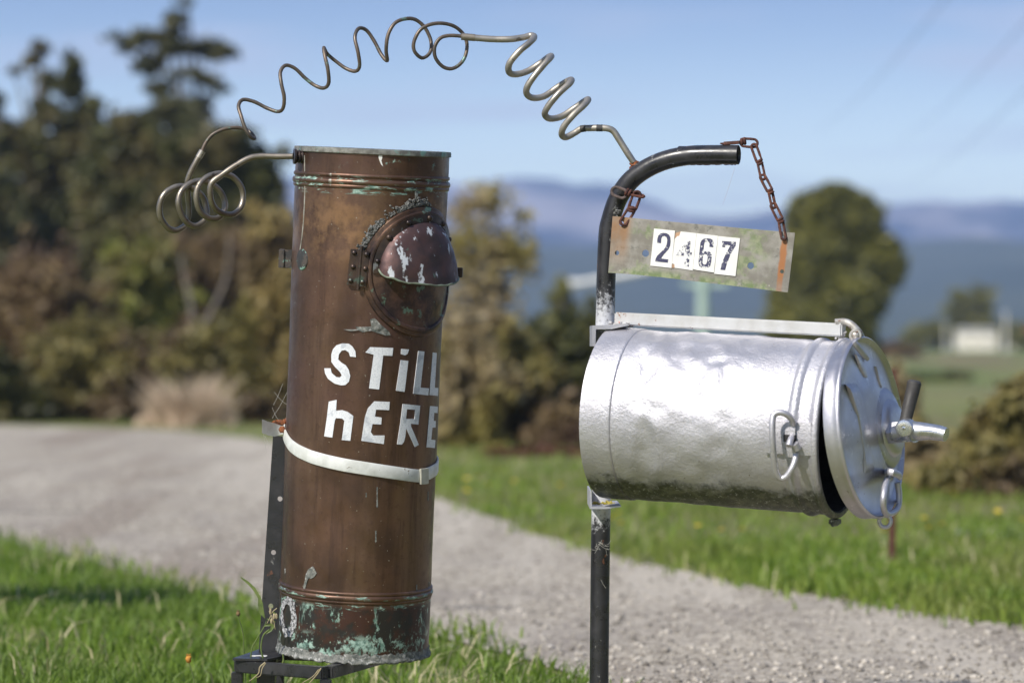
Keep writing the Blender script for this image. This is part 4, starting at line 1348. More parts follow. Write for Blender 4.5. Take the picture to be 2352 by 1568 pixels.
# pipe fitting where the coil enters
th_, h_ = hitc(693, 360)
p = wc(th_, h_, 0); nrm = Vector((-1, -.25, 0)).normalized()
x = nrm.orthogonal().normalized(); y = nrm.cross(x)
FITW = MC @ (p + nrm * .008)
pf = []
for i in range(9):
    z = -0.010 + i * .0024
    pf += [(.0095 if i % 2 else .0115, z)]
pf += [(.0125, .010), (.0125, .013), (.006, .014)]
mesh_obj('pipe_fitting', MB().lathe(pf, p, x, y, nrm, 24), MAT['copper_dark'], still, local=True)
# clamp lug at the left side with its screw
def lug():
    a1 = wc(*hitc(705, 595), .0012)
    t1, h1 = hitc(672, 596)
    e = wc(t1, h1, .002)
    out = Vector((-1, .15, 0)).normalized()
    up = Ez
    fr = Vector((0, -1, 0))
    q = wc(hitc(690, 596)[0], h1, 0)
    mb = MB()
    # strap bent out from the body
    mb.tube([q + out * .0, q + out * .0], .001) if False else None
    c = MCi @ W(668, 595, 5.2 - .045)
    mb.box(c + Vector((0, .004, 0)), Vector((.020, 0, 0)), Vector((0, .0012, 0)), Vector((0, 0, .0150)), .0006)
    mb.box(c + Vector((-.0155, .010, 0)), Vector((.0045, 0, 0)), Vector((0, .010, 0)), Vector((0, 0, .0150)), .0006)
    g = NG('lug_patina')
    cc = g.mix(g.rng(g.noise(60, 5, .7), .45, .55), (0.045, .045, .045), (.09, .075, .065))
    cc = g.mix(g.rng(g.noise(45, 5, .7), .57, .62), cc, (0.2, .34, .28))
    g.set('Base Color', cc); g.set('Roughness', .6); g.set('Metallic', .3)
    l_ = mesh_obj('clamp_lug', mb, g.m, still, local=True)
    MAT['lug_patina'] = g.m
    # round pad on the body
    mb = MB()
    tc_, hc_ = hitc(694, 596)
    sg = 20
    for rho, n in ((.0175, 0), (.0165, .0018), (.012, .0024), (.0005, .0026)):
        for k in range(sg):
            aa = 2 * math.pi * k / sg
            mb.v.append(wc(tc_ + rho * math.cos(aa) / R0, hc_ + rho * math.sin(aa), n))
    for i in range(3):
        for k in range(sg):
            k2 = (k + 1) % sg
            mb.f.append((i * sg + k, i * sg + k2, (i + 1) * sg + k2, (i + 1) * sg + k))
    mesh_obj('lug_pad', mb, MAT['lug_patina'], still, local=True)
    rivet(l_, MCi @ W(679, 598, 5.2 - .048), Vector((-.1, -1, .15)), .0075, slot=True)
lug()

# ---- white strap round the cylinder and its clip
def c4w(x, y): return hitc(*c4(x, y))
def strap():
    rt = root('strap', MC @ Matrix.Translation((0, 0, .30)), 'white metal band strapped slanting round the copper cylinder below the letters', 'strap')
    front = [(205, 925), (225, 985), (262, 1040), (330, 1088), (430, 1135), (560, 1172), (700, 1203), (850, 1228), (1000, 1252), (1150, 1275), (1270, 1292), (1345, 1300)]
    pts = [c4w(x, y) for x, y in front]
    end = c4w(1440, 1262)
    edge = c4w(1478, 1235)
    tail = [end, edge, (math.radians(120), edge[1] + .012), (math.radians(160), pts[0][1] - .01), (math.radians(210), pts[0][1] + .004), (math.radians(250), pts[0][1] + .008), (math.radians(360) + pts[0][0], pts[0][1])]
    pts = pts + tail
    P = []
    for i in range(len(pts) - 1):
        for j in range(5):
            t = j / 5
            P.append((pts[i][0] * (1 - t) + pts[i + 1][0] * t, pts[i][1] * (1 - t) + pts[i + 1][1] * t))
    P.append(pts[-1])
    mb = MB()
    hw = 14.5 * K
    for th, h in P:
        wv = .0006 * mnoise.noise(Vector((th * 5, 0, 2)))
        for dz, o in ((-hw, .0008), (-hw, .0028), (-hw * .8, .0036), (hw * .8, .0036), (hw, .0028), (hw, .0008)):
            mb.v.append(wc(th, h + dz, o + wv + .0006))
    for i in range(len(P) - 1):
        for j in range(6):
            j2 = (j + 1) % 6
            mb.f.append((i * 6 + j, i * 6 + j2, (i + 1) * 6 + j2, (i + 1) * 6 + j))
    mb.v = [MC @ q for q in mb.v]
    mesh_obj('band', mb, MAT['white_strap'], rt)
    # clip
    mb = MB()
    a = c4w(1362, 1300)
    p = wc(*a, .005)
    nrm = Vector((p.x, p.y, 0)).normalized(); sd = Ez.cross(nrm).normalized()
    up = (Ez + sd * -.08).normalized()
    mb.box(p, sd * 12 * K * 1.25, nrm * .0022, up * 18 * K, .0008)
    mb.v = [MC @ q for q in mb.v]
    mesh_obj('clip', mb, simple('clip_metal', (0.5, 0.49, 0.42), (0.4, 0.39, 0.33), rough=.5, sc=60), rt)
    # free end bent outwards at the left
    def q4(x, y, Y): return W(*c4(x, y), Y)
    mb = MB()
    pts = [(6, 818, 962-28), (60, 838, 956), (115, 852, 965), (165, 872, 950), (215, 880, 945)]
    n = len(pts)
    for (x, y0, y1), Y in zip(pts, (5.14, 5.15, 5.165, 5.17, 5.18)):
        for dY in (0, .0022):
            mb.v.append(q4(x, y0, Y + dY)); mb.v.append(q4(x, y1, Y + dY))
    for i in range(n - 1):
        a = i * 4; b = a + 4
        mb.f += [(a, a + 1, b + 1, b), (a + 2, b + 2, b + 3, a + 3), (a, b, b + 2, a + 2), (a + 1, a + 3, b + 3, b + 1)]
    mb.f += [(0, 2, 3, 1), ((n - 1) * 4, (n - 1) * 4 + 1, (n - 1) * 4 + 3, (n - 1) * 4 + 2)]
    mesh_obj('loose_end', mb, MAT['white_strap'], rt)
    mb = MB()
    c = q4(178, 905, 5.155)
    mb.lathe([(.0062, 0), (.0062, .003), (.004, .0052), (.0001, .0056)], c, Vector((1, 0, 0)), Vector((0, 0, 1)), Vector((0, -1, 0)), 6)
    mb.ball(q4(150, 845, 5.18), .006, sx=1.8, wob=.7)
    mb.ball(q4(205, 840, 5.185), .005, sz=1.6, wob=.7)
    mesh_obj('bolt', mb, MAT['rust_orange'], rt)
strap()

# ------------------------------------------------------------------ stand under the cylinder
def stand():
    b = W(618, 1500, 5.24)
    rt = root('steel_stand', (b.x, b.y, 0), 'black painted steel stand that carries the copper cylinder', 'stand')
    BP = MAT['black_paint']
    # tall upright: an L section with bolt holes along its face
    def ang(ua, va, ub, vb, wa, Y, holes):
        mb = MB()
        A = W(ua, va, Y); B = W(ub, vb, Y)
        d = (B - A).normalized(); sd = Vector((1, 0, 0)); sd = (sd - d * sd.dot(d)).normalized()
        wm = wa * K
        # face with round holes
        Lg = (B - A).length
        loops = [[(0, 0), (wm, 0), (wm, Lg), (0, Lg)]]
        for (hu, hv) in holes:
            q = W(hu, hv, Y) - A
            cx, cy = q.dot(sd), q.dot(d)
            loops.append([(cx + .0042 * math.cos(-t * math.pi / 6), cy + .0042 * math.sin(-t * math.pi / 6)) for t in range(12)])
        tess = tessellate_polygon([[Vector((x, y, 0)) for x, y in L_] for L_ in loops])
        fl = [q for L_ in loops for q in L_]
        n = len(fl)
        fr = Vector((0, 1, 0))
        for off in (0, .004):
            for x, y in fl: mb.v.append(A + sd * x + d * y + fr * off)
        for t in tess:
            mb.f.append(tuple(t)); mb.f.append(tuple(i + n for i in reversed(t)))
        s0 = 0
        for L_ in loops:
            m_ = len(L_)
            for i in range(m_):
                j = (i + 1) % m_
                mb.f.append((s0 + i, s0 + j, n + s0 + j, n + s0 + i))
            s0 += m_
        # side flange
        mb.box(A.lerp(B, .5) + sd * (wm + .0022) + fr * .016, d * Lg / 2, sd * .002, fr * .016)
        return mb
    up = ang(627, 1000, 579, 1719, 36, 5.215, [(643, 1145), (628, 1268), (622, 1391)])
    mesh_obj('upright', up, BP, rt, smooth=False)
    # pale wall behind the holes is simply the road seen through them
    # frame
    zt = lambda u, v, Y: W(u, v, Y)
    Lc = W(545, 1518, 5.13); Fc_ = W(748, 1562, 5.02); Rc = W(880, 1530, 5.28); Bk = W(640, 1506, 5.33)
    Lc.z = Bk.z = Rc.z = Fc_.z = 0.144
    th = 27 * K
    def b3(p, q, nm='rail'):
        mb = MB().bar(p, q, th, th, bev=.0018)
        mesh_obj(nm, mb, BP, rt, autos=30)
    b3(Lc + Vector((.001, 0, 0)), Fc_)
    b3(Fc_ + (Rc - Fc_).normalized() * th * .5, Rc)
    b3(Lc + (Bk - Lc).normalized() * th * .5, Bk)
    b3(Bk + (Rc - Bk).normalized() * th * .5, Rc - (Rc - Bk).normalized() * th * .5)
    # top plate at the left corner
    mb = MB()
    zz = .144 + th / 2 + .0012
    P4 = [W(541, 1500, 5.09), W(605, 1500, 5.09), W(690, 1500, 5.22), W(625, 1500, 5.30)]
    P4 = [Vector((p.x, p.y, 0)) for p in P4]
    P4 = [Vector((-.452, 5.112, 0)), Vector((-.395, 5.098, 0)), Vector((-.335, 5.25, 0)), Vector((-.41, 5.32, 0))]
    for dz in (0, .0035):
        for p in P4: mb.v.append(Vector((p.x, p.y, zz + dz)))
    mb.f = [(0, 1, 2, 3), (7, 6, 5, 4), (0, 4, 5, 1), (1, 5, 6, 2), (2, 6, 7, 3), (3, 7, 4, 0)]
    mesh_obj('top_plate', mb, BP, rt, smooth=False)
    # legs
    for p in (Lc, Fc_, Bk):
        mb = MB().bar((p.x, p.y, -.05), (p.x, p.y, .144 - th / 2), th * .95, th * .95, up=Vector((0, 1, 0)), bev=.0015)
        mesh_obj('leg', mb, BP, rt, autos=30)
    # pad of bird lime
    mb = MB().ball((-.412, 5.15, zz + .0036), .012, sx=1.2, sy=1.0, sz=.06, wob=.5)
    mesh_obj('lime_spot', mb, MAT['card'], rt)
stand()

# ------------------------------------------------------------------ pipe coil
def c1(x, y, d=0.0, base=0.0):
    return W(317.7 + .36024 * x, .36024 * y, 5.2 + base + d * .36 * K)
def c2(x, y, d=0.0, base=0.0):
    return W(988.5 + .36024 * x, .36024 * y, 5.2 + base + d * .36 * K)
def coil():
    fit = c1(1012, 996)
    rt = root('pipe_coil', (-0.3, 5.2, 0.95), 'long looping copper pipe running in spirals from the copper cylinder to the black post', 'pipe coil')
    D = 110
    # fat lower coil (four loops)
    A = [(1020, 997, -60), (900, 998, -60), (790, 996, -60), (710, 1008, -70), (620, 1056, -90), (530, 1118, -110), (468, 1168, -120), (458, 1240, -110), (480, 1315, -70), (530, 1358, -20),
         (600, 1368, 40), (650, 1328, 80), (668, 1260, 100), (655, 1190, 90), (605, 1130, 60), (550, 1110, 20), (500, 1108, -20), (430, 1135, -60),
         (382, 1190, -90), (370, 1265, -90), (392, 1345, -60), (445, 1388, -20), (505, 1392, 20), (545, 1350, 60), (552, 1290, 80), (525, 1225, 70), (475, 1180, 40), (410, 1155, 0), (340, 1165, -40),
         (275, 1220, -80), (256, 1300, -90), (290, 1395, -60), (350, 1440, -10), (405, 1420, 40), (435, 1370, 70), (425, 1290, 80), (395, 1235, 60), (330, 1195, 20), (250, 1190, -30),
         (175, 1228, -70), (138, 1300, -80), (142, 1385, -60), (185, 1450, -20), (235, 1470, 20), (290, 1445, 60), (318, 1390, 80), (322, 1310, 70), (314, 1210, 40), (316, 1150, 10), (345, 1075, 0), (405, 968, 0)]
    mb = MB().tube([c1(*p) for p in A], 19 * .36 * K, seg=14, sub=5, jitter=.06)
    mesh_obj('fat_coil', mb, MAT['dull_pipe'], rt)
    mesh_obj('coupling', MB().tube([c1(385, 1005), c1(410, 962)], 22 * .36 * K, seg=14, spline=False), MAT['pale_pipe'], rt)
    # thin wavy run
    B = [(405, 968, 0), (430, 912, 0), (470, 862, 0), (535, 828, 10), (605, 814, 30), (665, 820, 50), (715, 845, 40), (742, 882, 0), (715, 872, -50), (680, 815, -60), (655, 740, -40), (639, 675, 0), (668, 636, 40), (740, 650, 50), (820, 690, 50), (888, 712, 20), (922, 692, -20), (930, 620, -50), (912, 535, -50),
         (906, 460, -10), (940, 418, 30), (1000, 438, 50), (1065, 500, 60), (1130, 548, 50), (1185, 562, 10), (1214, 528, -30), (1208, 440, -60), (1190, 360, -50), (1183, 305, 0), (1205, 345, 50), (1260, 392, 60), (1325, 438, 50), (1385, 455, 10), (1411, 420, -30), (1400, 330, -60), (1381, 240, -40),
         (1405, 183, 10), (1455, 195, 50), (1505, 265, 60), (1550, 350, 40), (1587, 388, 0), (1580, 320, -50), (1592, 225, -60), (1635, 150, -40), (1700, 122, 0), (1765, 126, 30), (1825, 175, 50), (1865, 260, 50), (1860, 335, 20), (1810, 371, -10), (1762, 330, -40), (1757, 270, -50), (1795, 195, -50), (1860, 158, -30), (1940, 150, 0),
         (2020, 172, 30), (2078, 228, 60), (2096, 300, 60), (2072, 385, 40), (2010, 436, 10), (1945, 428, -10), (1895, 370, -40), (1890, 300, -50), (1925, 245, -40), (1985, 228, -20), (2065, 232, -10)]
    mb = MB().tube([c1(*p) for p in B], 12 * .36 * K, seg=12, sub=5, jitter=.06)
    mesh_obj('thin_coil', mb, MAT['copper_pipe'], rt)
    mesh_obj('coupling', MB().tube([c2(197, 234, -10), c2(284, 242, -5)], 23 * .36 * K, seg=14, spline=False), MAT['dull_pipe'], rt)
    # pale spring of four turns going down to the black post
    C_ = [(280, 242, -5), (400, 251, 0), (510, 251, 0), (590, 240, 20), (640, 228, 30), (662, 238, 0), (630, 275, -60), (565, 330, -90), (505, 405, -80), (502, 460, -30), (545, 475, 30), (620, 455, 80), (700, 405, 90), (755, 365, 50), (770, 362, 0),
          (740, 395, -60), (675, 470, -90), (620, 550, -80), (615, 600, -40), (655, 625, 20), (725, 615, 70), (800, 565, 90), (870, 520, 60), (900, 512, 10), (880, 540, -50), (815, 600, -90), (750, 680, -80), (730, 730, -40), (765, 757, 20), (840, 742, 70), (920, 690, 90), (985, 645, 60), (1006, 636, 10),
          (980, 670, -50), (910, 735, -90), (850, 810, -70), (838, 860, -20), (865, 875, 20), (920, 848, 40), (965, 822, 30), (1040, 817, 10), (1120, 818, 0), (1165, 835, 0), (1200, 885, 0), (1250, 965, 0), (1296, 1035, 0)]
    mb = MB().tube([c2(*p) for p in C_], [21 * .36 * K] * len(C_), seg=16, sub=6, jitter=.05)
    mesh_obj('pale_spring', mb, MAT['pale_pipe'], rt)
    for i, (a, b) in enumerate((((958, 823, 30), (992, 818, 22)), ((1060, 817, 5), (1098, 817, 0)))):
        mesh_obj('tape_band', MB().tube([c2(*a), c2(*b)], 22.5 * .36 * K, seg=16, spline=False), MAT['rubber'], rt)
    mb = MB().ball(c2(1300, 1045), 24 * .36 * K, wob=.6).ball(c2(1285, 1075), 16 * .36 * K, wob=.6).ball(c2(1318, 1040), 14 * .36 * K, wob=.6)
    mesh_obj('weld', mb, MAT['rust_orange'], rt)
coil()

# ------------------------------------------------------------------ black post with its arm
ARM_T = math.tan(R_(17))
def armY(u): return 5.2 - (u - 1392) * K * ARM_T
pb = W(1375, 1719, 5.2)
ZC = W(0, 748, 5.2).z
post_paint = black_paint('post_paint', overspray=[(W(0, 600).z, W(0, 748).z), ] if False else None)
def post_mat():
    g = NG('post_paint_sprayed')
    X, Y_, Z = g.xyz()
    c = g.mix(g.rng(g.noise(20, 4), 0.4, 0.7), (0.016, 0.016, 0.018), (0.034, 0.033, 0.036))
    c = g.mix(g.rng(g.noise(75, 5, .65, vec=g.scale(1, 1, .5)), 0.65, 0.68), c, (0.22, 0.22, 0.21))
    c = g.mix(g.rng(g.noise(24, 5, .7, vec=g.scale(1, 1, .6, (5, 2, 1))), 0.63, 0.67), c, (0.14, 0.06, 0.035))
    z0, z1, z2, z3 = W(0, 610).z, W(0, 735).z, W(0, 1170).z, W(0, 1250).z
    sp = g.m2('MAXIMUM', g.m2('MULTIPLY', g.rng(Z, z0, z1, 1, 0), 1.0), 0.0)
    up = g.m2('MULTIPLY', g.rng(Z, z1, z0, 1, 0, False), g.rng(Z, z1 - .3, z1 - .29))   # fades upward above the can
    dn = g.m2('MULTIPLY', g.rng(Z, z3, z2, 0, 1, False), g.rng(Z, z2 + .1, z2 + .11, 1, 0))
    w = g.m2('MAXIMUM', g.m2('MULTIPLY', up, g.rng(Z, z2 + .05, z2 + .06)), dn)
    f = g.rng(g.m2('ADD', g.m2('MULTIPLY', w, .5), g.noise(150, 5, .72)), 0.72, 0.98)
    f = g.m2('MULTIPLY', f, g.rng(w, 0.0, 0.25))
    c = g.mix(f, c, (0.48, 0.49, 0.51))
    g.set('Base Color', c); g.set('Roughness', g.rng(g.noise(40, 4), .3, .7, .22, .46))
    g.bump(g.noise(110, 5), .3, .0008)
    return g.m
def post():
    rt = root('black_post', Matrix.Identity(4), 'black steel pipe post with its top bent over to the right', 'post')
    r = 22 * K
    P = [W(1373, 1800), W(1376, 1568), W(1380, 1200), W(1390, 740), W(1392, 640)]
    def q2(x, y):
        u, v = 988.5 + .36024 * x, .36024 * y
        return W(u, v, armY(u))
    P += [q2(1132, 1500), q2(1150, 1400), q2(1195, 1270), q2(1268, 1160), q2(1370, 1080), q2(1500, 1022), q2(1650, 992), q2(1800, 987), q2(1965, 988)]
    mb = MB()
    b0 = len(mb.v)
    mb.tube(P, r, seg=24, sub=6, caps=False)
    # open end: inner wall
    d = (P[-1] - P[-2]).normalized()
    x = d.orthogonal().normalized(); y = d.cross(x)
    mb.lathe([(r, 0), (r * .93, .0006), (r * .88, -.0005), (r * .88, -.10)], P[-1], x, y, d, 24)
    mesh_obj('pipe', mb, post_mat(), rt)
    mb = MB().lathe([(r * .865, -.099), (.0005, -.099)], P[-1], x, y, d, 24)
    mb.lathe([(r * .865, -.099), (r * .865, -.004)], P[-1], x, y, d, 24)
    mesh_obj('pipe_bore', mb, MAT['black_interior'], rt)
    # ragged crust under the arm and bits of weld on the bend
    mb = MB()
    for i in range(60):
        t = random.random()
        mb.ball(q2(1660 + 300 * t, 1048 - 2 * t + random.uniform(-2, 2)), random.uniform(.0006, .0018), wob=.9, sx=1.8)
    mesh_obj('rust_edge', mb, MAT['rust'], rt)
    mb = MB()
    for i in range(26):
        mb.ball(q2(random.gauss(1178, 12), random.gauss(1345, 18)) + Vector((0, -.014, 0)), random.uniform(.001, .0035), wob=.9)
    mesh_obj('crust', mb, MAT['grey_crust'], rt)
    mb = MB()
    for i in range(16):
        mb.ball(q2(random.gauss(1150, 5), random.uniform(1430, 1540)) + Vector((0, -.012, 0)), random.uniform(.001, .003), wob=.9)
    mesh_obj('crust', mb, MAT['grey_crust'], rt)
    mb = MB().bar(q2(1875, 915), q2(1975, 908), .010, .005)
    mb.ball(q2(1885, 918), .005, sx=1.6, sz=.6, wob=.8)
    mesh_obj('chain_lug', mb, MAT['rust'], rt)
    # drilled holes seen as dark dots with a spider web tuft
    for u, v in ((1372, 1335), (1376, 1568 - 40)):
        mb = MB()
        p = W(u, v, 5.2 - r / 5.2 * 5.2)
        mb.lathe([(.0024, -.0006), (.0001, -.0008)], p + Vector((0, .0008, 0)), Vector((1, 0, 0)), Vector((0, 0, 1)), Vector((0, -1, 0)), 10)
        mesh_obj('hole', mb, MAT['black_interior'], rt)
    # brackets (angle iron) above and below the can
    AL = MAT['aluminium_clean']
    def c8(x, y, Y): return W(1306.2 + .09006 * x, 706.1 + .09006 * y, Y)
    def prism(poly, Y0, Y1, name):
        mb = MB()
        n = len(poly)
        for Y in (Y0, Y1):
            for u, v in poly:
                mb.v.append(W(u, v, 5.1) + Vector((0, Y - 5.1, 0)))
        mb.f = [tuple(range(n)), tuple(range(2 * n - 1, n - 1, -1))] + [(i, (i + 1) % n, n + (i + 1) % n, n + i) for i in range(n)]
        return mesh_obj(name, mb, AL, rt, smooth=False)
    prism([(1358, 748), (1400, 746), (1438, 743), (1440, 748), (1402, 756), (1366, 756.5), (1365, 795), (1358, 795)], 5.03, 5.2, 'top_bracket')
    prism([(1352, 1122), (1356, 1122), (1357, 1158), (1385, 1158.5), (1421, 1156), (1424, 1158), (1388, 1163), (1352.5, 1163)], 5.03, 5.2, 'bottom_bracket')
    mb = MB()
    for i in range(70):
        mb.ball(W(random.gauss(1432, 16), 742 + random.uniform(-3, 8), random.uniform(5.08, 5.14)), random.uniform(.001, .004), wob=.8)
    mesh_obj('weld', mb, simple('weld_paint', (0.5, .5, .5), (.36, .35, .34), rough=.55, sc=140, metal=.3, spots=(.32, .09, .04), spot_th=.62, spot_sc=120), rt)
post()

# ------------------------------------------------------------------ milk can letterbox
YAW = R_(22.5)
YC = 5.075                          # distance of the can's back end
AX = Vector((math.cos(YAW), -math.sin(YAW), 0))
BX = W(1402, 947, YC)
# aim of the axis so that its front end falls where it should
tilt = R_(3.2)
AX = Vector((math.cos(YAW) * math.cos(tilt), -math.sin(YAW) * math.cos(tilt), -math.sin(tilt))).normalized()
AZ = Vector((0, 0, 1)); AZ = (AZ - AX * AZ.dot(AX)).normalized()
AY = AZ.cross(AX)
MK = Matrix.Translation(BX) @ Matrix((AX, AY, AZ)).transposed().to_4x4()
MKi = MK.inverted()
KC = YC / F
RC = 194 * KC                      # radius of the can
LC = 551 * KC                      # length to the mouth
can = root('milk_can_letterbox', MK, 'silver painted milk can lying on its side as a letterbox, lid ajar with a tap', 'letterbox')
def hitk(u, v, off=0.0):
    o = MKi @ Vector((0, 0, EYE)); d = MKi.to_3x3() @ Vector(((u - 1176) / F, 1, -(v - 784) / F))
    r = RC + off
    a = d.y ** 2 + d.z ** 2; b = 2 * (o.y * d.y + o.z * d.z); c = o.y ** 2 + o.z ** 2 - r * r
    D = b * b - 4 * a * c
    t = (-b - math.sqrt(D)) / (2 * a) if D > 0 else -b / (2 * a)
    return o + d * t
def c7(x, y): return 1306.2 + .39026 * x, 670.8 + .39026 * y
SEAM = 72 * KC
_r3 = random.Random(3)
DENTS = [(_r3.uniform(.15, 1.0) * math.pi if i % 4 else _r3.uniform(-.25, .2) * math.pi, _r3.uniform(.02, .75), _r3.uniform(.16, .34), _r3.uniform(.012, .034), _r3.uniform(-.0058, .0034), _r3.uniform(-1, 1)) for i in range(26)]
def pushes(a, h):
    s_ = 0
    for da, dh, wa, wh, am, sk in DENTS:
        x = (math.remainder(a - (math.pi - da) , 2 * math.pi)) / wa; y = (h - SEAM - .02 - dh * (LC - SEAM - .12)) / wh
        x, y = x + y * sk * .5, y - x * sk * .3
        q = x * x + y * y
        if q < 5: s_ += am * (math.exp(-q * 1.2) - .25 * math.exp(-(math.sqrt(q) - 1.25) ** 2 * 9))
    return s_
def dent(a, h):
    # hand-beaten dents, strongest on the upper left of the body
    p = Vector((math.cos(a) * 2.3, math.sin(a) * 2.3, h * 17))
    m_ = min(max((h - SEAM - .01) / .03, 0), 1) * min(max((LC - .105 - h) / .05, 0), 1)
    z = math.sin(a)
    k_ = 0.35 + 0.65 * max(0, z) ** .5 * (1 - .5 * h / LC)
    n1 = mnoise.noise(p * 1.1) ; n2 = mnoise.noise(p * 2.3 + Vector((5, 1, 2)))
    return m_ * pushes(a, h) + m_ * k_ * (0.0050 * n1 + .0046 * n2 + .0010 * mnoise.noise(p * 4.2)) + .0003 * mnoise.noise(p * 12)
def can_r(a, h, r): return r + dent(a, h)
prof = [(.0005, .004), (RC * .96, .003), (RC * .985, .0), (RC * 1.012, .0), (RC * 1.014, .004)]
n = 12
prof += [(RC * 1.014, .004 + (SEAM - .006) * i / n) for i in range(1, n + 1)]
prof += [(RC * 1.008, SEAM), (RC * 0.997, SEAM + .0008)]
h0 = SEAM + .003
RING = LC - 54 * KC
hs = [h0 + i * (LC - .012 - h0) / 90 for i in range(91)]
hs += [RING + q * .006 for q in (-1.6, -1.3, -1, -.7, -.4, 0, .4, .7, 1, 1.3, 1.6)]
for h in sorted(hs):
    off = 0
    t = abs(h - RING) / .0085
    if t < 1: off = .0042 * math.cos(t * math.pi / 2)
    t = abs(h - (RING - .014)) / .004
    if t < 1: off = -.0014 * math.cos(t * math.pi / 2)
    prof.append((RC + off, h))
prof += [(RC + .001, LC - .010), (RC + .0045, LC - .006), (RC + .0060, LC - .002), (RC + .0050, LC + .002), (RC + .003, LC + .004), (RC - .004, LC + .004), (RC - .006, LC - .002)]
mb = MB().lathe([(r, h) for r, h in prof], Vector((0, 0, 0)), Ey, Ez, Ex, 192, can_r)
mesh_obj('body', mb, MAT['aluminium_paint'], can, local=True, autos=50)
mb = MB().lathe([(RC - .0062, LC + .001), (RC - .008, LC * .5), (RC - .008, .02), (.001, .02)], Vector((0, 0, 0)), Ey, Ez, Ex, 96)
mesh_obj('lining', mb, MAT['black_interior'], can, local=True)
# small drain lip under the mouth
mb = MB()
q = Vector((LC - .002, 0, -RC - .010))
mb.box(q, Vector((.007, 0, 0)), Vector((0, .012, 0)), Vector((0, 0, .004)), .001)
mb.tube([q + Vector((0, -.012, -.004)), q + Vector((0, .012, -.004))], .0035, seg=8, spline=False)
mesh_obj('lower_catch', mb, MAT['aluminium_paint'], can, local=True)

# hinged lid: frame at the hinge, swung open a few degrees
HP = Vector((LC + .004, 0, RC + .010))
OPEN = R_(8.8)
ML = Matrix.Translation(HP) @ Matrix.Rotation(R_(-4.5), 4, 'Z') @ Matrix.Rotation(-OPEN, 4, 'Y') @ Matrix.Translation(-HP)
def lp(x, y, z): return ML @ Vector((x, y, z))     # coordinates as if the lid were closed
LX0, LX1 = LC + .004, LC + .004 + 33 * KC
ex, ey, ez = ML.to_3x3() @ Ex, ML.to_3x3() @ Ey, ML.to_3x3() @ Ez
RL = RC * 1.035
OL = lp(LX0, 0, 0)
w = LX1 - LX0
mb = MB().lathe([(RL * .96, .002), (RL * .975, -.001), (RL * .995, -.001), (RL * 1.0, .002), (RL * 1.002, w * .5), (RL * 1.0, w - .005), (RL * 1.008, w - .003), (RL * 1.008, w + .001), (RL * .992, w + .003), (RL * .978, w + .0022), (RL * .962, w - .003), (RL * .94, w - .0045), (RL * .7, w), (RL * .52, w + .002), (RL * .48, w + .0035), (RL * .3, w + .004), (.0005, w + .004)], OL, ey, ez, ex, 128,
                 lambda a, h, r: r + .0006 * mnoise.noise(Vector((math.cos(a) * 3, math.sin(a) * 3, r * 30))))
mb.lathe([(RL * .96, .002), (RL * .95, w * .7), (.001, w * .7)], OL, ey, ez, ex, 96)
lid = mesh_obj('lid', mb, MAT['lid_paint'], can, local=True, autos=50)
def on_lid(u, v, off=0.0):
    """point of the lid's face seen at (u, v) (can frame)"""
    o = MKi @ Vector((0, 0, EYE)); d = MKi.to_3x3() @ Vector(((u - 1176) / F, 1, -(v - 784) / F))
    P0 = OL + ex * (w + .001 + off)
    t = (P0 - o).dot(ex) / d.dot(ex)
    return o + d * t
def l7(x, y, off=0.0): return on_lid(*c7(x, y), off)
# central boss (stepped dome)
BC = l7(1880, 800); BC = BC - ex * (BC - (OL + ex * w)).dot(ex)
prof = [(92 * KC * 1.0, 0), (86 * KC, .004), (76 * KC, .0060), (66 * KC, .0075), (62 * KC, .012), (54 * KC, .016), (42 * KC, .018), (18 * KC, .019), (.0005, .019)]
mesh_obj('boss', MB().lathe(prof, BC, ey, ez, ex, 48), MAT['lid_paint'], lid, local=True)
# embossed strips
def strip(poly, hgt, name='raised_strip'):
    P0 = [l7(x, y, 0) for x, y in poly]
    mb = MB()
    c_ = sum(P0, Vector()) / len(P0)
    n = len(P0)
    for k_, o in ((1.12, -.001), (1.0, hgt * .85), (.86, hgt)):
        for p in P0: mb.v.append(c_ + (p - c_) * k_ + ex * o)
    for r_ in range(2):
        for i in range(n):
            j = (i + 1) % n
            mb.f.append((r_ * n + i, r_ * n + j, (r_ + 1) * n + j, (r_ + 1) * n + i))
    mb.f.append(tuple(2 * n + i for i in range(n)))
    mesh_obj(name, mb, MAT['lid_paint'], lid, local=True)
strip([(1642, 568), (1690, 558), (1722, 640), (1752, 800), (1785, 1035), (1738, 1045), (1722, 900), (1690, 720)], .0046)
strip([(1688, 372), (1712, 385), (1745, 450), (1752, 500), (1738, 500), (1712, 440)], .0026)
strip([(1805, 440), (1815, 450), (1832, 520), (1838, 560), (1826, 540)], .0024)
# tap: hex nut, stem, knob, spout, dark grip
def frame_at(d):
    x = d.orthogonal().normalized(); return x, d.cross(x)
mb = MB().lathe([(27 * KC, -.004), (27 * KC, 26 * KC), (23 * KC, 29 * KC), (.001, 29 * KC)], l7(1905, 828, .016), ey, ez, ex, 6)
mesh_obj('tap_nut', mb, MAT['aluminium_clean'], lid, local=True, autos=30)
def sp(x, y, Y): return MKi @ W(*c7(x, y), Y)
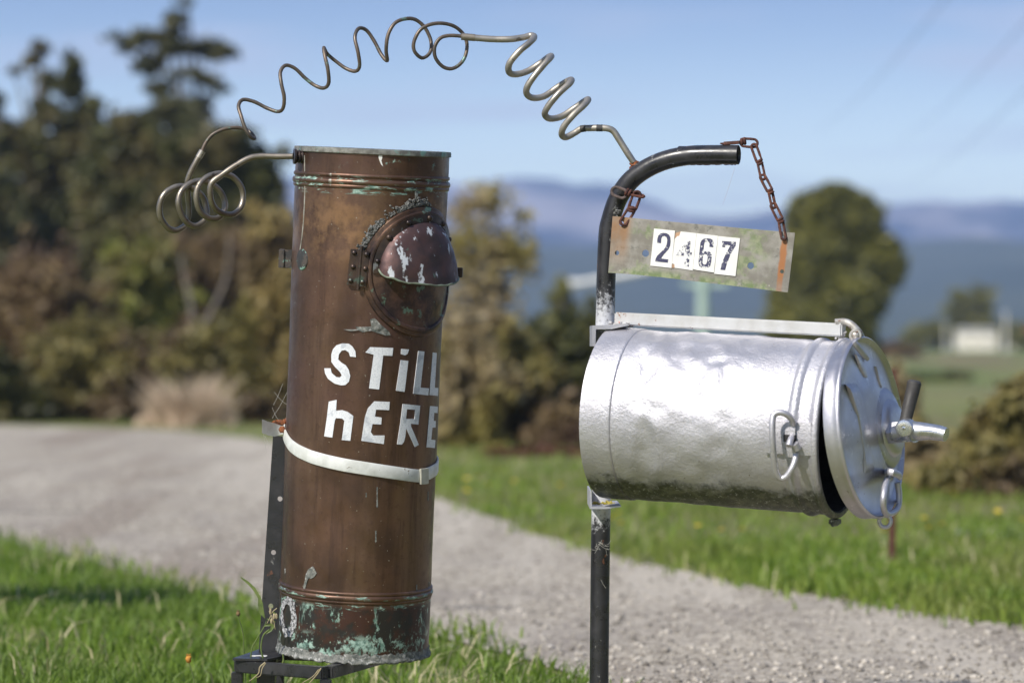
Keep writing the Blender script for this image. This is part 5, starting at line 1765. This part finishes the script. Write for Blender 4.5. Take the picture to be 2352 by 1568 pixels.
# depth of the face there
Yn = (MK @ l7(1905, 828, .016)).y
chrome = simple('tap_metal', (0.62, .63, .65), (0.5, .51, .53), rough=.28, metal=.9, sc=60, bump=.15)
mb = MB().tube([sp(1890, 830, Yn), sp(1945, 828, Yn - .012), sp(2000, 818, Yn - .02), sp(2060, 818, Yn - .028), sp(2120, 820, Yn - .036), sp(2180, 828, Yn - .044), sp(2222, 838, Yn - .05)], [19 * KC, 20 * KC, 21 * KC, 21 * KC, 18 * KC, 17 * KC, 15.5 * KC], seg=20, sub=5)
mb.tube([sp(1992, 812, Yn - .02), sp(2012, 812, Yn - .022)], 26 * KC, seg=20, spline=False)
mb.tube([sp(2030, 822, Yn - .024), sp(2040, 822, Yn - .026)], 24 * KC, seg=20, spline=False)
tap = mesh_obj('tap_spout', mb, chrome, lid, local=True)
dn = (MKi.to_3x3() @ Vector((-.28, -.93, -.05))).normalized()
xx, yy = frame_at(dn)
c_ = sp(1985, 795, Yn - .022)
mb = MB().lathe([(19.5 * KC, -22 * KC), (19.5 * KC, 26 * KC), (18 * KC, 29 * KC), (14 * KC, 30 * KC), (.001, 29.4 * KC)], c_, xx, yy, dn, 28)
mb.lathe([(4.5 * KC, 29.3 * KC), (4.5 * KC, 31 * KC), (.001, 31.5 * KC)], c_, xx, yy, dn, 12)
mesh_obj('tap_knob', mb, chrome, tap, local=True)
mb = MB().tube([sp(1978, 770, Yn - .01), sp(1986, 740, Yn - .008), sp(2004, 665, Yn - .004), sp(2022, 590, Yn), sp(2034, 536, Yn + .003), sp(2037, 520, Yn + .003)], [13 * KC, 13.5 * KC, 14.5 * KC, 15.5 * KC, 16 * KC, 12 * KC], seg=18, sub=4)
mesh_obj('tap_grip', mb, MAT['rubber'], tap, local=True)
# hasp at the foot of the lid
mb = MB().tube([l7(1868, 1062, .002), l7(1880, 1058, .020), l7(1912, 1062, .030), l7(1942, 1075, .020), l7(1950, 1085, .004)], .0060, seg=12, flat=.7, sub=4)
mesh_obj('hasp', mb, MAT['aluminium_clean'], lid, local=True)
mb = MB().tube([l7(1895, 1085, .010), l7(1868, 1115, .020), l7(1855, 1190, .024), l7(1852, 1260, .020), l7(1868, 1300, .010), l7(1900, 1300, .004), l7(1938, 1265, .006), l7(1945, 1190, .008), l7(1935, 1120, .008)], .0050, seg=12, sub=4)
mesh_obj('bail', mb, MAT['aluminium_clean'], lid, local=True)
ce = l7(1862, 1348, .002)
ring = [ce + (MKi.to_3x3() @ Vector((math.cos(t) * 13 * KC, 0, math.sin(t) * 13 * KC))) for t in [i * math.pi / 8 for i in range(16)]]
mesh_obj('eyelet', MB().tube(ring, .0032, seg=10, closed=True, sub=2), MAT['aluminium_clean'], lid, local=True)
# hinge on top
Yh = (MK @ HP).y
mb = MB().tube([sp(1568, 178, Yh), sp(1625, 175, Yh), sp(1668, 195, Yh - .004), sp(1705, 235, Yh - .006), sp(1728, 268, Yh + .004)], [.0055, .0055, .0058, .0060, .0045], seg=14, sub=5)
hinge = mesh_obj('hinge_rod', mb, simple('worn_steel', (0.36, .33, .29), (0.5, .49, .46), rough=.5, metal=.5, sc=90, spots=(.2, .08, .04), spot_th=.6, spot_sc=130), can, local=True)
pn = sp(1688, 255, Yh - .024)
dd = (MKi.to_3x3() @ Vector((-.12, -1, .02))).normalized(); xx, yy = frame_at(dd)
mb = MB().lathe([(.0095, -.022), (.0100, .002), (.0085, .0035), (.0062, .0036), (.0058, .0020)], pn, xx, yy, dd, 22)
mesh_obj('hinge_barrel', mb, MAT['worn_steel'], hinge, local=True)
mb = MB().lathe([(.0050, .0), (.0052, .0048), (.0030, .0062), (.0001, .0064)], pn, xx, yy, dd, 14)
mesh_obj('hinge_pin', mb, MAT['worn_steel'], hinge, local=True)
mb = MB().tube([l7(1680, 290, .003), l7(1700, 320, .005), l7(1740, 370, .005), l7(1762, 392, .003)], [.005, .0055, .0055, .004], seg=10, flat=.6)
mesh_obj('hinge_strap', mb, MAT['aluminium_clean'], lid, local=True)
# side plate, catch and wire bail handle
def ck(x, y, off=0.0): return hitk(*c7(x, y), off)
def surf_quad(poly, off, name, parent, mat, sub=8):
    mb = MB()
    P0 = [ck(x, y) for x, y in poly]
    S = [(p.x, math.atan2(p.z, -p.y)) for p in P0]
    n = sub + 1
    G = []
    for i in range(n):
        for j in range(n):
            a, b = i / sub, j / sub
            G.append(tuple((1 - a) * (1 - b) * S[0][k_] + a * (1 - b) * S[1][k_] + a * b * S[2][k_] + (1 - a) * b * S[3][k_] for k_ in (0, 1)))
    f = lambda s, o: Vector((s[0], -(RC + o) * math.cos(s[1]), (RC + o) * math.sin(s[1])))
    mb.v = [f(s, off) for s in G]
    for i in range(sub):
        for j in range(sub):
            a = i * n + j
            mb.f.append((a, a + n, a + n + 1, a + 1))
    ring = [i * n for i in range(n)] + [sub * n + j for j in range(1, n)] + [i * n + sub for i in range(sub - 1, -1, -1)] + [j for j in range(sub - 1, 0, -1)]
    b0 = len(mb.v)
    for q in ring: mb.v.append(f(G[q], -.002))
    m_ = len(ring)
    for i in range(m_): mb.f.append((ring[i], ring[(i + 1) % m_], b0 + (i + 1) % m_, b0 + i))
    return mesh_obj(name, mb, MAT[mat], parent, local=True, autos=30)
plate = surf_quad([(1152, 756), (1432, 768), (1436, 956), (1160, 938)], .0052, 'handle_plate', can, 'aluminium_paint')
surf_quad([(1286, 768), (1345, 770), (1348, 960), (1290, 955)], .0105, 'guide', plate, 'aluminium_paint')
mb = MB().tube([ck(1322, 775, .010), ck(1312, 745, .018), ck(1275, 715, .026), ck(1235, 708, .030), ck(1205, 728, .032), ck(1198, 790, .034), ck(1200, 880, .034), ck(1208, 980, .032), ck(1222, 1060, .030), ck(1248, 1094, .028), ck(1280, 1085, .026), ck(1312, 1040, .020), ck(1332, 990, .012), ck(1338, 950, .006)], .0050, seg=14, sub=5)
mesh_obj('handle', mb, MAT['aluminium_clean'], can, local=True)
surf_quad([(1276, 832), (1346, 838), (1346, 878), (1278, 872)], .0112, 'slot', plate, 'black_interior', sub=3)
p = ck(1312, 868, .012)
nr = Vector((0, p.y, p.z)).normalized()
mb = MB().tube([p - nr * .004 + Ez * .006, p + nr * .006, p + nr * .012 - Ez * .008], [.0042, .0048, .005], seg=12)
mb.tube([ck(1328, 890, .016), ck(1345, 925, .012)], .0062, seg=12, spline=False)
mesh_obj('catch', mb, MAT['aluminium_clean'], plate, local=True)

# ---- square bar from the post to the hinge
def topbar():
    a = W(1416, 731.5, 5.10); b = W(1938, 758, (MK @ HP).y + .0)
    rt = root('hanger_bar', (a.x, a.y, a.z), 'square silver painted bar running above the milk can from the post to its hinge', 'bar')
    mb = MB().bar(a, b, 27 * K, 29 * K, bev=.0022)
    g = NG('bar_paint')
    X, Y_, Z = g.xyz()
    c = g.mix(g.rng(g.noise(25, 4), .35, .7), (0.60, .60, .60), (0.5, .49, .47))
    c = g.mix(g.rng(g.m2('ADD', g.noise(90, 5, .7), g.rng(X, 0, .08, .12, 0)), .68, .72), c, (0.26, .11, .05))
    g.set('Base Color', c); g.set('Metallic', .55); g.set('Roughness', .45); g.bump(g.noise(90, 4), .25, .001)
    mesh_obj('bar', mb, g.m, rt, autos=30)
    mb = MB()
    for i in range(24):
        mb.ball(W(random.gauss(1930, 6), random.uniform(762, 778), (MK @ HP).y), random.uniform(.001, .003), wob=.8)
    mesh_obj('weld', mb, MAT['weld_paint'], rt)
topbar()

# ------------------------------------------------------------------ number sign
def c6(x, y): return 1306.2 + .24016 * x, 458.9 + .24016 * y
SC4 = [c6(420, 157), c6(2163, 315), c6(2095, 885), c6(378, 697)]      # TL TR BR BL
def signY(u): return 5.165 - (u - 1400) * K * math.tan(R_(15))
S3 = [W(u, v, signY(u)) for u, v in SC4]
SO = S3[3]
sx = (S3[2] - S3[3]).normalized()
sy0 = (S3[0] - S3[3])
snn = sx.cross(sy0).normalized()          # away from camera or towards
if snn.y > 0: snn = -snn
sz = snn.cross(sx); 
if sz.z < 0: sz = -sz
Myy = -snn
MS = Matrix.Translation(SO) @ Matrix((sx, Myy, sz)).transposed().to_4x4()
MSi = MS.inverted()
def s6(x, y):
    u, v = c6(x, y)
    o = Vector((0, 0, EYE)); d = Vector(((u - 1176) / F, 1, -(v - 784) / F))
    t = (SO - o).dot(snn) / d.dot(snn)
    q = MSi @ (o + d * t)
    return q.x, q.z
def plate_mesh(loops, y0, y1):
    """flat sheet with holes between local depths y0 (front) and y1"""
    tess = tessellate_polygon([[Vector((x, z, 0)) for x, z in L_] for L_ in loops])
    fl = [q for L_ in loops for q in L_]
    n = len(fl)
    mb = MB()
    for y in (y0, y1):
        for x, z in fl: mb.v.append(Vector((x, y, z)))
    for t in tess:
        mb.f.append(tuple(t)); mb.f.append(tuple(i + n for i in reversed(t)))
    s0 = 0
    for L_ in loops:
        m_ = len(L_)
        for i in range(m_):
            j = (i + 1) % m_
            mb.f.append((s0 + i, s0 + j, n + s0 + j, n + s0 + i))
        s0 += m_
    return mb
def sign():
    rt = root('number_sign', MS, 'weathered grey metal sign with the numbers 2467 hanging from two chains', 'sign')
    out = [s6(x, y) for x, y in ((420, 157), (600, 172), (900, 202), (1300, 238), (1700, 275), (2163, 315), (2163, 330), (2130, 600), (2095, 885), (1700, 838), (1300, 790), (900, 742), (600, 712), (378, 697), (395, 480))]
    holes = []
    for cx, cy, r in ((505, 228, 24), (462, 508, 22), (735, 512, 34), (1740, 630, 32), (2040, 685, 19), (2056, 358, 17)):
        px, pz = s6(cx, cy); rr = r * .24016 * K
        m_ = 14
        holes.append([(px + rr * math.cos(-i * 2 * math.pi / m_) * (1 + .05 * math.sin(i * 2.3)), pz + rr * math.sin(-i * 2 * math.pi / m_)) for i in range(m_)])
    mesh_obj('plate', plate_mesh([out] + holes, 0, .0022), MAT['sign_plate'], rt, local=True, smooth=False)
    cards = [('ink_two', [(818, 275), (1018, 295), (985, 652), (782, 630)], .0008, [[(848, 412), (850, 375), (858, 345), (878, 323), (905, 316), (938, 320), (962, 335), (975, 360), (977, 400), (972, 440), (955, 475), (915, 520), (892, 550), (888, 562), (955, 570), (952, 602), (830, 590), (833, 565), (848, 535), (885, 500), (925, 460), (940, 425), (945, 385), (938, 358), (918, 346), (898, 350), (888, 370), (885, 415)]]),
             ('ink_four', [(1072, 303), (1224, 320), (1222, 330), (1187, 662), (1190, 676), (1120, 665), (1015, 650), (1012, 615), (990, 608), (1015, 375), (1040, 348), (1060, 345)], .0006, [[(1025, 522), (1128, 405), (1168, 392), (1160, 500), (1180, 503), (1176, 540), (1157, 540), (1152, 640), (1108, 636), (1113, 536), (1025, 530)], [(1120, 442), (1078, 498), (1114, 502)]]),
             ('ink_six', [(1226, 320), (1430, 345), (1390, 695), (1230, 672), (1190, 662)], .0010, [[(1385, 455), (1388, 410), (1380, 386), (1362, 373), (1330, 368), (1295, 372), (1275, 386), (1262, 410), (1250, 520), (1243, 600), (1250, 632), (1270, 647), (1300, 651), (1335, 648), (1354, 635), (1363, 605), (1372, 540), (1368, 512), (1352, 497), (1315, 491), (1291, 498), (1297, 425), (1306, 404), (1325, 399), (1343, 405), (1350, 420), (1347, 450)], [(1288, 530), (1281, 600), (1290, 616), (1304, 620), (1318, 612), (1326, 590), (1332, 545), (1325, 525), (1305, 519)]]),
             ('ink_seven', [(1432, 347), (1640, 368), (1597, 730), (1393, 707)], .0008, [[(1468, 393), (1602, 403), (1598, 440), (1550, 520), (1512, 620), (1498, 673), (1453, 669), (1468, 600), (1503, 520), (1548, 437), (1500, 431), (1497, 455), (1470, 452)]])]
    for nm, cq, off, dg in cards:
        cd = mesh_obj('number_card', plate_mesh([[s6(x, y) for x, y in cq]], -off - .0006, -.0001 - off * .2), MAT['card'], rt, local=True, smooth=False)
        cd['label'] = {'ink_two': 'white card with a dark 2', 'ink_four': 'torn white card with a faded 4', 'ink_six': 'white card with a worn 6', 'ink_seven': 'white card with a dark 7'}[nm]
        mesh_obj('digit', plate_mesh([[s6(x, y) for x, y in L_] for L_ in dg], -off - .0009, -off - .0005), MAT[nm], cd, local=True, smooth=False)
    mesh_obj('glue_scrap', plate_mesh([[s6(x, y) for x, y in ((1022, 318), (1070, 303), (1068, 345), (1038, 352), (1016, 378))]], -.0006, -.0001), simple('glue_brown', (0.45, .28, .17), (.36, .22, .13), sc=90), rt, local=True, smooth=False)
    mesh_obj('glue_scrap', plate_mesh([[s6(x, y) for x, y in ((990, 612), (1012, 618), (1016, 648), (988, 652))]], -.0006, -.0001), MAT['glue_brown'], rt, local=True, smooth=False)
sign()

# ------------------------------------------------------------------ chains
def oval(mb, a, b, hw, r, nrm):
    """elongated loop of wire from a to b, flat in the plane whose normal is nrm"""
    d = (b - a); L_ = d.length; t = d.normalized()
    s = t.cross(nrm).normalized()
    P = []
    for i in range(6):
        an = -math.pi / 2 + math.pi * i / 5
        P.append(b - t * hw + t * hw * math.cos(an) + s * hw * math.sin(an))
    for i in range(6):
        an = math.pi / 2 + math.pi * i / 5
        P.append(a + t * hw + t * hw * math.cos(an) + s * hw * math.sin(an))
    mb.tube(P, r, seg=8, closed=True, sub=3, jitter=.15)
def knot(mb, c, t, s, r):
    for k_ in (-.55, .55):
        P = []
        for i in range(8):
            an = 2 * math.pi * i / 8
            x = t.orthogonal().normalized(); y = t.cross(x)
            P.append(c + t * (k_ * r * 2.0) + (x * math.cos(an) + y * math.sin(an)) * r * 1.9 + s * .15 * r * math.sin(an) + t * r * .5 * math.cos(an))
        mb.tube(P, r, seg=8, closed=True, sub=2, jitter=.15)
def q2(x, y, Y): return W(988.5 + .36024 * x, .36024 * y, Y)
def chain_right():
    Y0, Y1 = armY(1697) - .0, signY(1799)
    pts = [(1992, 905), (2063, 935), (2100, 1036), (2120, 1130), (2168, 1222), (2187, 1312), (2234, 1407), (2252, 1512)]
    Ys = [Y0 + (Y1 - .004 - Y0) * i / 7 for i in range(8)]
    P = [q2(x, y, Y) for (x, y), Y in zip(pts, Ys)]
    rt = root('chain', P[0], 'longer rusty chain from the pipe end to the right corner of the sign', 'chain', 'rusty chains holding the sign')
    r = .0022
    front = Vector((0, -1, 0))
    mb = MB(); oval(mb, q2(1978, 908, Y0), q2(2086, 915, Y0), 26 * .36 * K, r, Vector((.1, -1, .25)).normalized()); knot(mb, q2(1995, 903, Y0), Vector((.9, 0, .3)).normalized(), Ez, r)
    mesh_obj('link', mb, MAT['rust'], rt)
    for i in range(3):
        j0, kn, j1 = P[1 + 2 * i], P[2 + 2 * i], P[3 + 2 * i]
        mb = MB()
        t = (j1 - j0).normalized()
        e = .004
        nr = Vector((.15 if i % 2 else -.2, -1, 0)).normalized()
        oval(mb, j0 - (kn - j0).normalized() * e, kn, 17 * .36 * K, r, nr)
        if i < 3:
            oval(mb, kn, j1 + (j1 - kn).normalized() * e * (1 if i < 2 else 1), 15 * .36 * K, r, (nr + Vector((.5, 0, 0))).normalized())
        knot(mb, kn, t, Vector((1, 0, 0)), r)
        mesh_obj('link', mb, MAT['rust'], rt)
chain_right()
def chain_left():
    Y = armY(1425) - .028
    rt = root('chain', q2(1290, 1240, Y), 'short rusty chain from the post bend to the left corner of the sign', 'chain', 'rusty chains holding the sign')
    r = .0023
    mb = MB()
    oval(mb, q2(1158, 1212, Y), q2(1250, 1245, Y - .004), 28 * .36 * K, .0026, Vector((0, -1, .1)).normalized())
    mesh_obj('staple', mb, simple('dark_rust', (.06, .045, .04), (.14, .1, .09), rough=.8, sc=120), rt)
    mb = MB()
    knot(mb, q2(1262, 1228, Y - .006), Vector((.9, 0, -.3)).normalized(), Ez, r)
    oval(mb, q2(1265, 1232, Y - .004), q2(1362, 1254, Y - .008), 15 * .36 * K, .0024, Vector((0, -.5, 1)).normalized())
    mesh_obj('link', mb, MAT['rust'], rt)
    mb = MB()
    oval(mb, q2(1325, 1222, Y - .006), q2(1283, 1340, Y - .004), 24 * .36 * K, r, Vector((.1, -1, 0)).normalized())
    knot(mb, q2(1285, 1335, Y - .004), Vector((-.4, 0, -1)).normalized(), Vector((1, 0, 0)), r)
    oval(mb, q2(1290, 1325, Y - .004), q2(1222, 1432, signY(1425) - .004), 22 * .36 * K, r, Vector((.1, -1, .1)).normalized())
    mesh_obj('link', mb, MAT['rust'], rt)
chain_left()

# ------------------------------------------------------------------ weeds by the stand, flowers, cobwebs
def stem_tube(mb, pts, Y, r0, r1):
    P = [W(494.3 + .27014 * x, 1144.5 + .27014 * y, Y) for x, y in pts]
    n = len(P)
    mb.tube(P, [r0 + (r1 - r0) * i / (n - 1) for i in range(n)], seg=6, sub=4)
def ribbon(mb, pts, Y, w):
    P = [W(494.3 + .27014 * x, 1144.5 + .27014 * y, Y) for x, y in pts]
    Q = []
    n = len(P)
    for i in range(n):
        t = (P[min(i + 1, n - 1)] - P[max(i - 1, 0)]).normalized()
        s = t.cross(Vector((0, 1, 0))).normalized()
        ww = w * math.sin(math.pi * (0.12 + .88 * i / (n - 1))) + .0002
        Q += [P[i] - s * ww, P[i] + s * ww, P[i] + Vector((0, .0006, 0))]
    b = len(mb.v)
    mb.v += Q
    for i in range(n - 1):
        a = b + 3 * i
        mb.f += [(a, a + 2, a + 5, a + 3), (a + 2, a + 1, a + 4, a + 5)]
simple('weed_green', (0.07, 0.11, 0.025), (0.13, 0.17, 0.04), rough=.55, sc=60)
simple('weed_dry', (0.36, 0.30, 0.18), (0.26, 0.21, 0.12), rough=.8, sc=60)
simple('bud_brown', (0.14, .10, .05), (.22, .15, .06), rough=.8, sc=200)
def weeds():
    Yb = 5.13
    base = W(600, 1512, Yb)
    rt = root('weed', (base.x, base.y, 0), 'tangled green weed growing up the foot of the stand beside the copper cylinder', 'weed')
    mb = MB()
    def st1(pts, Y, a, b):
        q = MB(); stem_tube(q, pts, Y, a, b); mesh_obj('stem', q, MAT['weed_green'], rt)
    st1([(425, 1390), (400, 1330), (390, 1250), (410, 1160), (460, 1110)], Yb - .01, .0016, .0012)
    st1([(565, 1420), (580, 1370), (575, 1320)], Yb - .02, .0018, .0012)
    stem_tube(mb, [(300, 2060), (300, 1700), (305, 1315), (350, 1200), (420, 1080), (440, 1020)], Yb, .0014, .0008)
    mesh_obj('stem', mb, MAT['weed_green'], rt)
    for pts, w in (([(218, 670), (280, 715), (330, 765), (370, 830), (400, 920), (425, 1020)], .0024), ([(375, 825), (385, 900), (395, 970), (420, 1015)], .0042),
                   ([(450, 1080), (480, 1060), (490, 1085), (470, 1120), (430, 1150)], .003), ([(440, 1020), (480, 1030), (515, 1050)], .002),
                   ([(490, 960), (520, 990), (535, 1012)], .0022), ([(415, 1080), (450, 1072), (490, 1078)], .002)):
        mb = MB(); ribbon(mb, pts, Yb - .012, w)
        mesh_obj('leaf', mb, MAT['weed_green'], rt)
    for pts, Y, a, b in (([(425, 1390), (380, 1430), (370, 1480), (330, 1520), (290, 1550)], 5.06, .0012, .0006),
                         ([(430, 1395), (400, 1440), (385, 1500), (350, 1520)], 5.06, .0009, .0005),
                         ([(900, 1440), (860, 1500), (800, 1568), (760, 1620)], 4.98, .0012, .0006),
                         ([(880, 1450), (830, 1510), (740, 1565)], 4.98, .0009, .0005),
                         ([(460, 920), (480, 1000), (500, 1050), (510, 1110)], 5.1, .0008, .0005),
                         ([(525, 930), (490, 960), (470, 1000), (440, 1060)], 5.1, .0008, .0005)):
        mb = MB(); stem_tube(mb, pts, Y, a, b)
        mesh_obj('dry_stalk', mb, MAT['weed_dry'], rt)
    mb = MB()
    for x, y in ((470, 960), (500, 1000), (480, 1040), (520, 1000)):
        mb.ball(W(494.3 + .27014 * x, 1144.5 + .27014 * y, 5.1), .0022, sz=2.2, wob=.4)
    mesh_obj('seed_heads', mb, MAT['weed_dry'], rt)
weeds()
def bud(label, u, v, ub, vb, Y, mat, size):
    p = W(u, v, Y); b = W(ub, vb, Y)
    rt = root('flower_bud', (b.x, Y, 0), label, 'flower bud')
    mid = p.lerp(b, .5) + Vector((.004, 0, 0))
    mesh_obj('stem', MB().tube([(b.x + .01, Y, -.01), b, mid, p], [.0013, .0012, .001, .0009], seg=6), MAT['weed_green'], rt)
    mb = MB().ball(p + Vector((0, 0, size * .8)), size, sz=1.4, wob=.3)
    for i in range(9):
        a = i * .7
        mb.tube([p + Vector((0, 0, size)), p + Vector((math.cos(a) * size * .8, math.sin(a) * size * .8, size * 2.6))], [size * .25, size * .05], seg=5, spline=False)
    mesh_obj('head', mb, MAT[mat], rt)
bud('closed brown flower bud on a thin stem left of the stand', 547, 1412, 560, 1510, 5.25, 'bud_brown', .0035)
simple('bud_orange', (0.5, .24, .03), (.4, .16, .03), rough=.8, sc=200)
bud('drooping orange flower bud low in the grass at the left of the stand', 433, 1518, 446, 1600, 5.35, 'bud_orange', .005)

def cobwebs():
    rt = root('cobweb', (0, 5.2, 1.0), 'fine pale cobweb threads hanging at the loose end of the white strap', 'cobweb')
    def th(a, b, Y=5.16, sag=3, r=.00022, mb=None):
        own = mb is None
        if own: mb = MB()
        A = W(*a, Y); B = W(*b, Y); m_ = A.lerp(B, .5) + Vector((0, 0, -sag * K))
        mb.tube([A, m_, B], r, seg=4, sub=4)
        if own: mesh_obj('thread', mb, MAT['web'], rt)
    for a, b in (((625, 960), (660, 900)), ((628, 930), (650, 880)), ((604, 985), (612, 1040)), ((625, 935), (640, 965)), ((630, 900), (660, 930)), ((608, 1000), (625, 1030))):
        th(a, b)
    rt = root('cobweb', (0.15, 5.18, 0.6), 'fine pale cobweb threads caught on the black post and its arm', 'cobweb')
    for a, b in (((1688, 385), (1660, 470)), ((1375, 1248), (1398, 1262)), ((1366, 1270), (1382, 1240)), ((1380, 1330), (1392, 1350)), ((1402, 700), (1414, 726)), ((1414, 726), (1412, 742))):
        th(a, b, Y=5.17 if a[0] < 1500 else 5.12, sag=2)
    mb = MB()
    for i in range(14):
        a = (1365 + random.random() * 30, 1243 + random.random() * 22)
        th(a, (a[0] + random.gauss(0, 9), a[1] + random.gauss(0, 6)), Y=5.182, mb=mb)
    mesh_obj('web_tuft', mb, MAT['web'], rt)
    # lichen and dry tuft on the lower bracket
    mb = MB()
    for i in range(50):
        mb.ball(W(random.uniform(1362, 1412), random.gauss(1155, 1.5), random.uniform(5.09, 5.13)), random.uniform(.0008, .0022), wob=.8)
    o = mesh_obj('lichen', mb, simple('lichen_yellow', (.42, .34, .05), (.3, .27, .08), rough=.9, sc=200), world_loc=W(1390, 1156, 5.1))
    tag(o, 'yellow lichen growing on the bracket under the milk can', 'lichen')
cobwebs()

def flowers():
    # small yellow meadow flowers in the far verge
    src = None
    spots = []
    r2 = random.Random(5)
    while len(spots) < 34:
        u = r2.uniform(1420, 2340); v = r2.uniform(1085, 1300)
        x, y = gp(u, v)
        if in_poly(np.array([[x, y]]), ROAD)[0]: continue
        spots.append((x, y))
    for i in range(8):
        spots.append(gp(r2.uniform(1040, 1320), r2.uniform(1100, 1170)))
    for i, (x, y) in enumerate(spots):
        if src is None:
            src = root('meadow_flower', (x, y, 0), 'yellow meadow flower in the grass beyond the driveway', 'flower', 'yellow flowers in the far verge')
            mb = MB().tube([(x, y, 0), (x + .004, y, .06), (x, y, .115)], .0014, seg=5)
            st = mesh_obj('stem', mb, MAT['weed_green'], src)
            mb = MB()
            for k in range(12):
                a = k * math.pi / 6
                c, s = math.cos(a), math.sin(a)
                mb.add([(x, y, .115), (x + c * .009 - s * .003, y + s * .009 + c * .003, .121), (x + c * .014, y + s * .014, .119), (x + c * .009 + s * .003, y + s * .009 - c * .003, .121)], [(0, 1, 2, 3)])
            mb.ball((x, y, .118), .007, sz=.6)
            hd = mesh_obj('flower_head', mb, MAT['petal'], src)
        else:
            c = src.copy(); COL.objects.link(c)
            c.location = (x, y, -r2.random() * .03)
            c.rotation_euler = (r2.uniform(-.5, .5) , r2.uniform(-.3, .3), r2.random() * 6)
            for ch in (st, hd):
                d = ch.copy(); COL.objects.link(d); d.parent = c
flowers()

# ------------------------------------------------------------------ air
def haze():
    mb = MB().box((0, 1300, 70), Vector((3600, 0, 0)), Vector((0, 1900, 0)), Vector((0, 0, 73)))
    m = bpy.data.materials.new('air')
    m.use_nodes = True
    t = m.node_tree; t.nodes.clear()
    o = t.nodes.new('ShaderNodeOutputMaterial'); v = t.nodes.new('ShaderNodeVolumePrincipled')
    v.inputs['Color'].default_value = (0.42, 0.60, 1.0, 1)
    v.inputs['Density'].default_value = 0.0005
    v.inputs['Anisotropy'].default_value = 0.0
    t.links.new(v.outputs[0], o.inputs['Volume'])
    ob = mesh_obj('haze', mb, m, smooth=False)
    tag(ob, kind='stuff')
    ob['label'] = 'pale blue haze in front of the hills'; ob['category'] = 'haze'
haze()
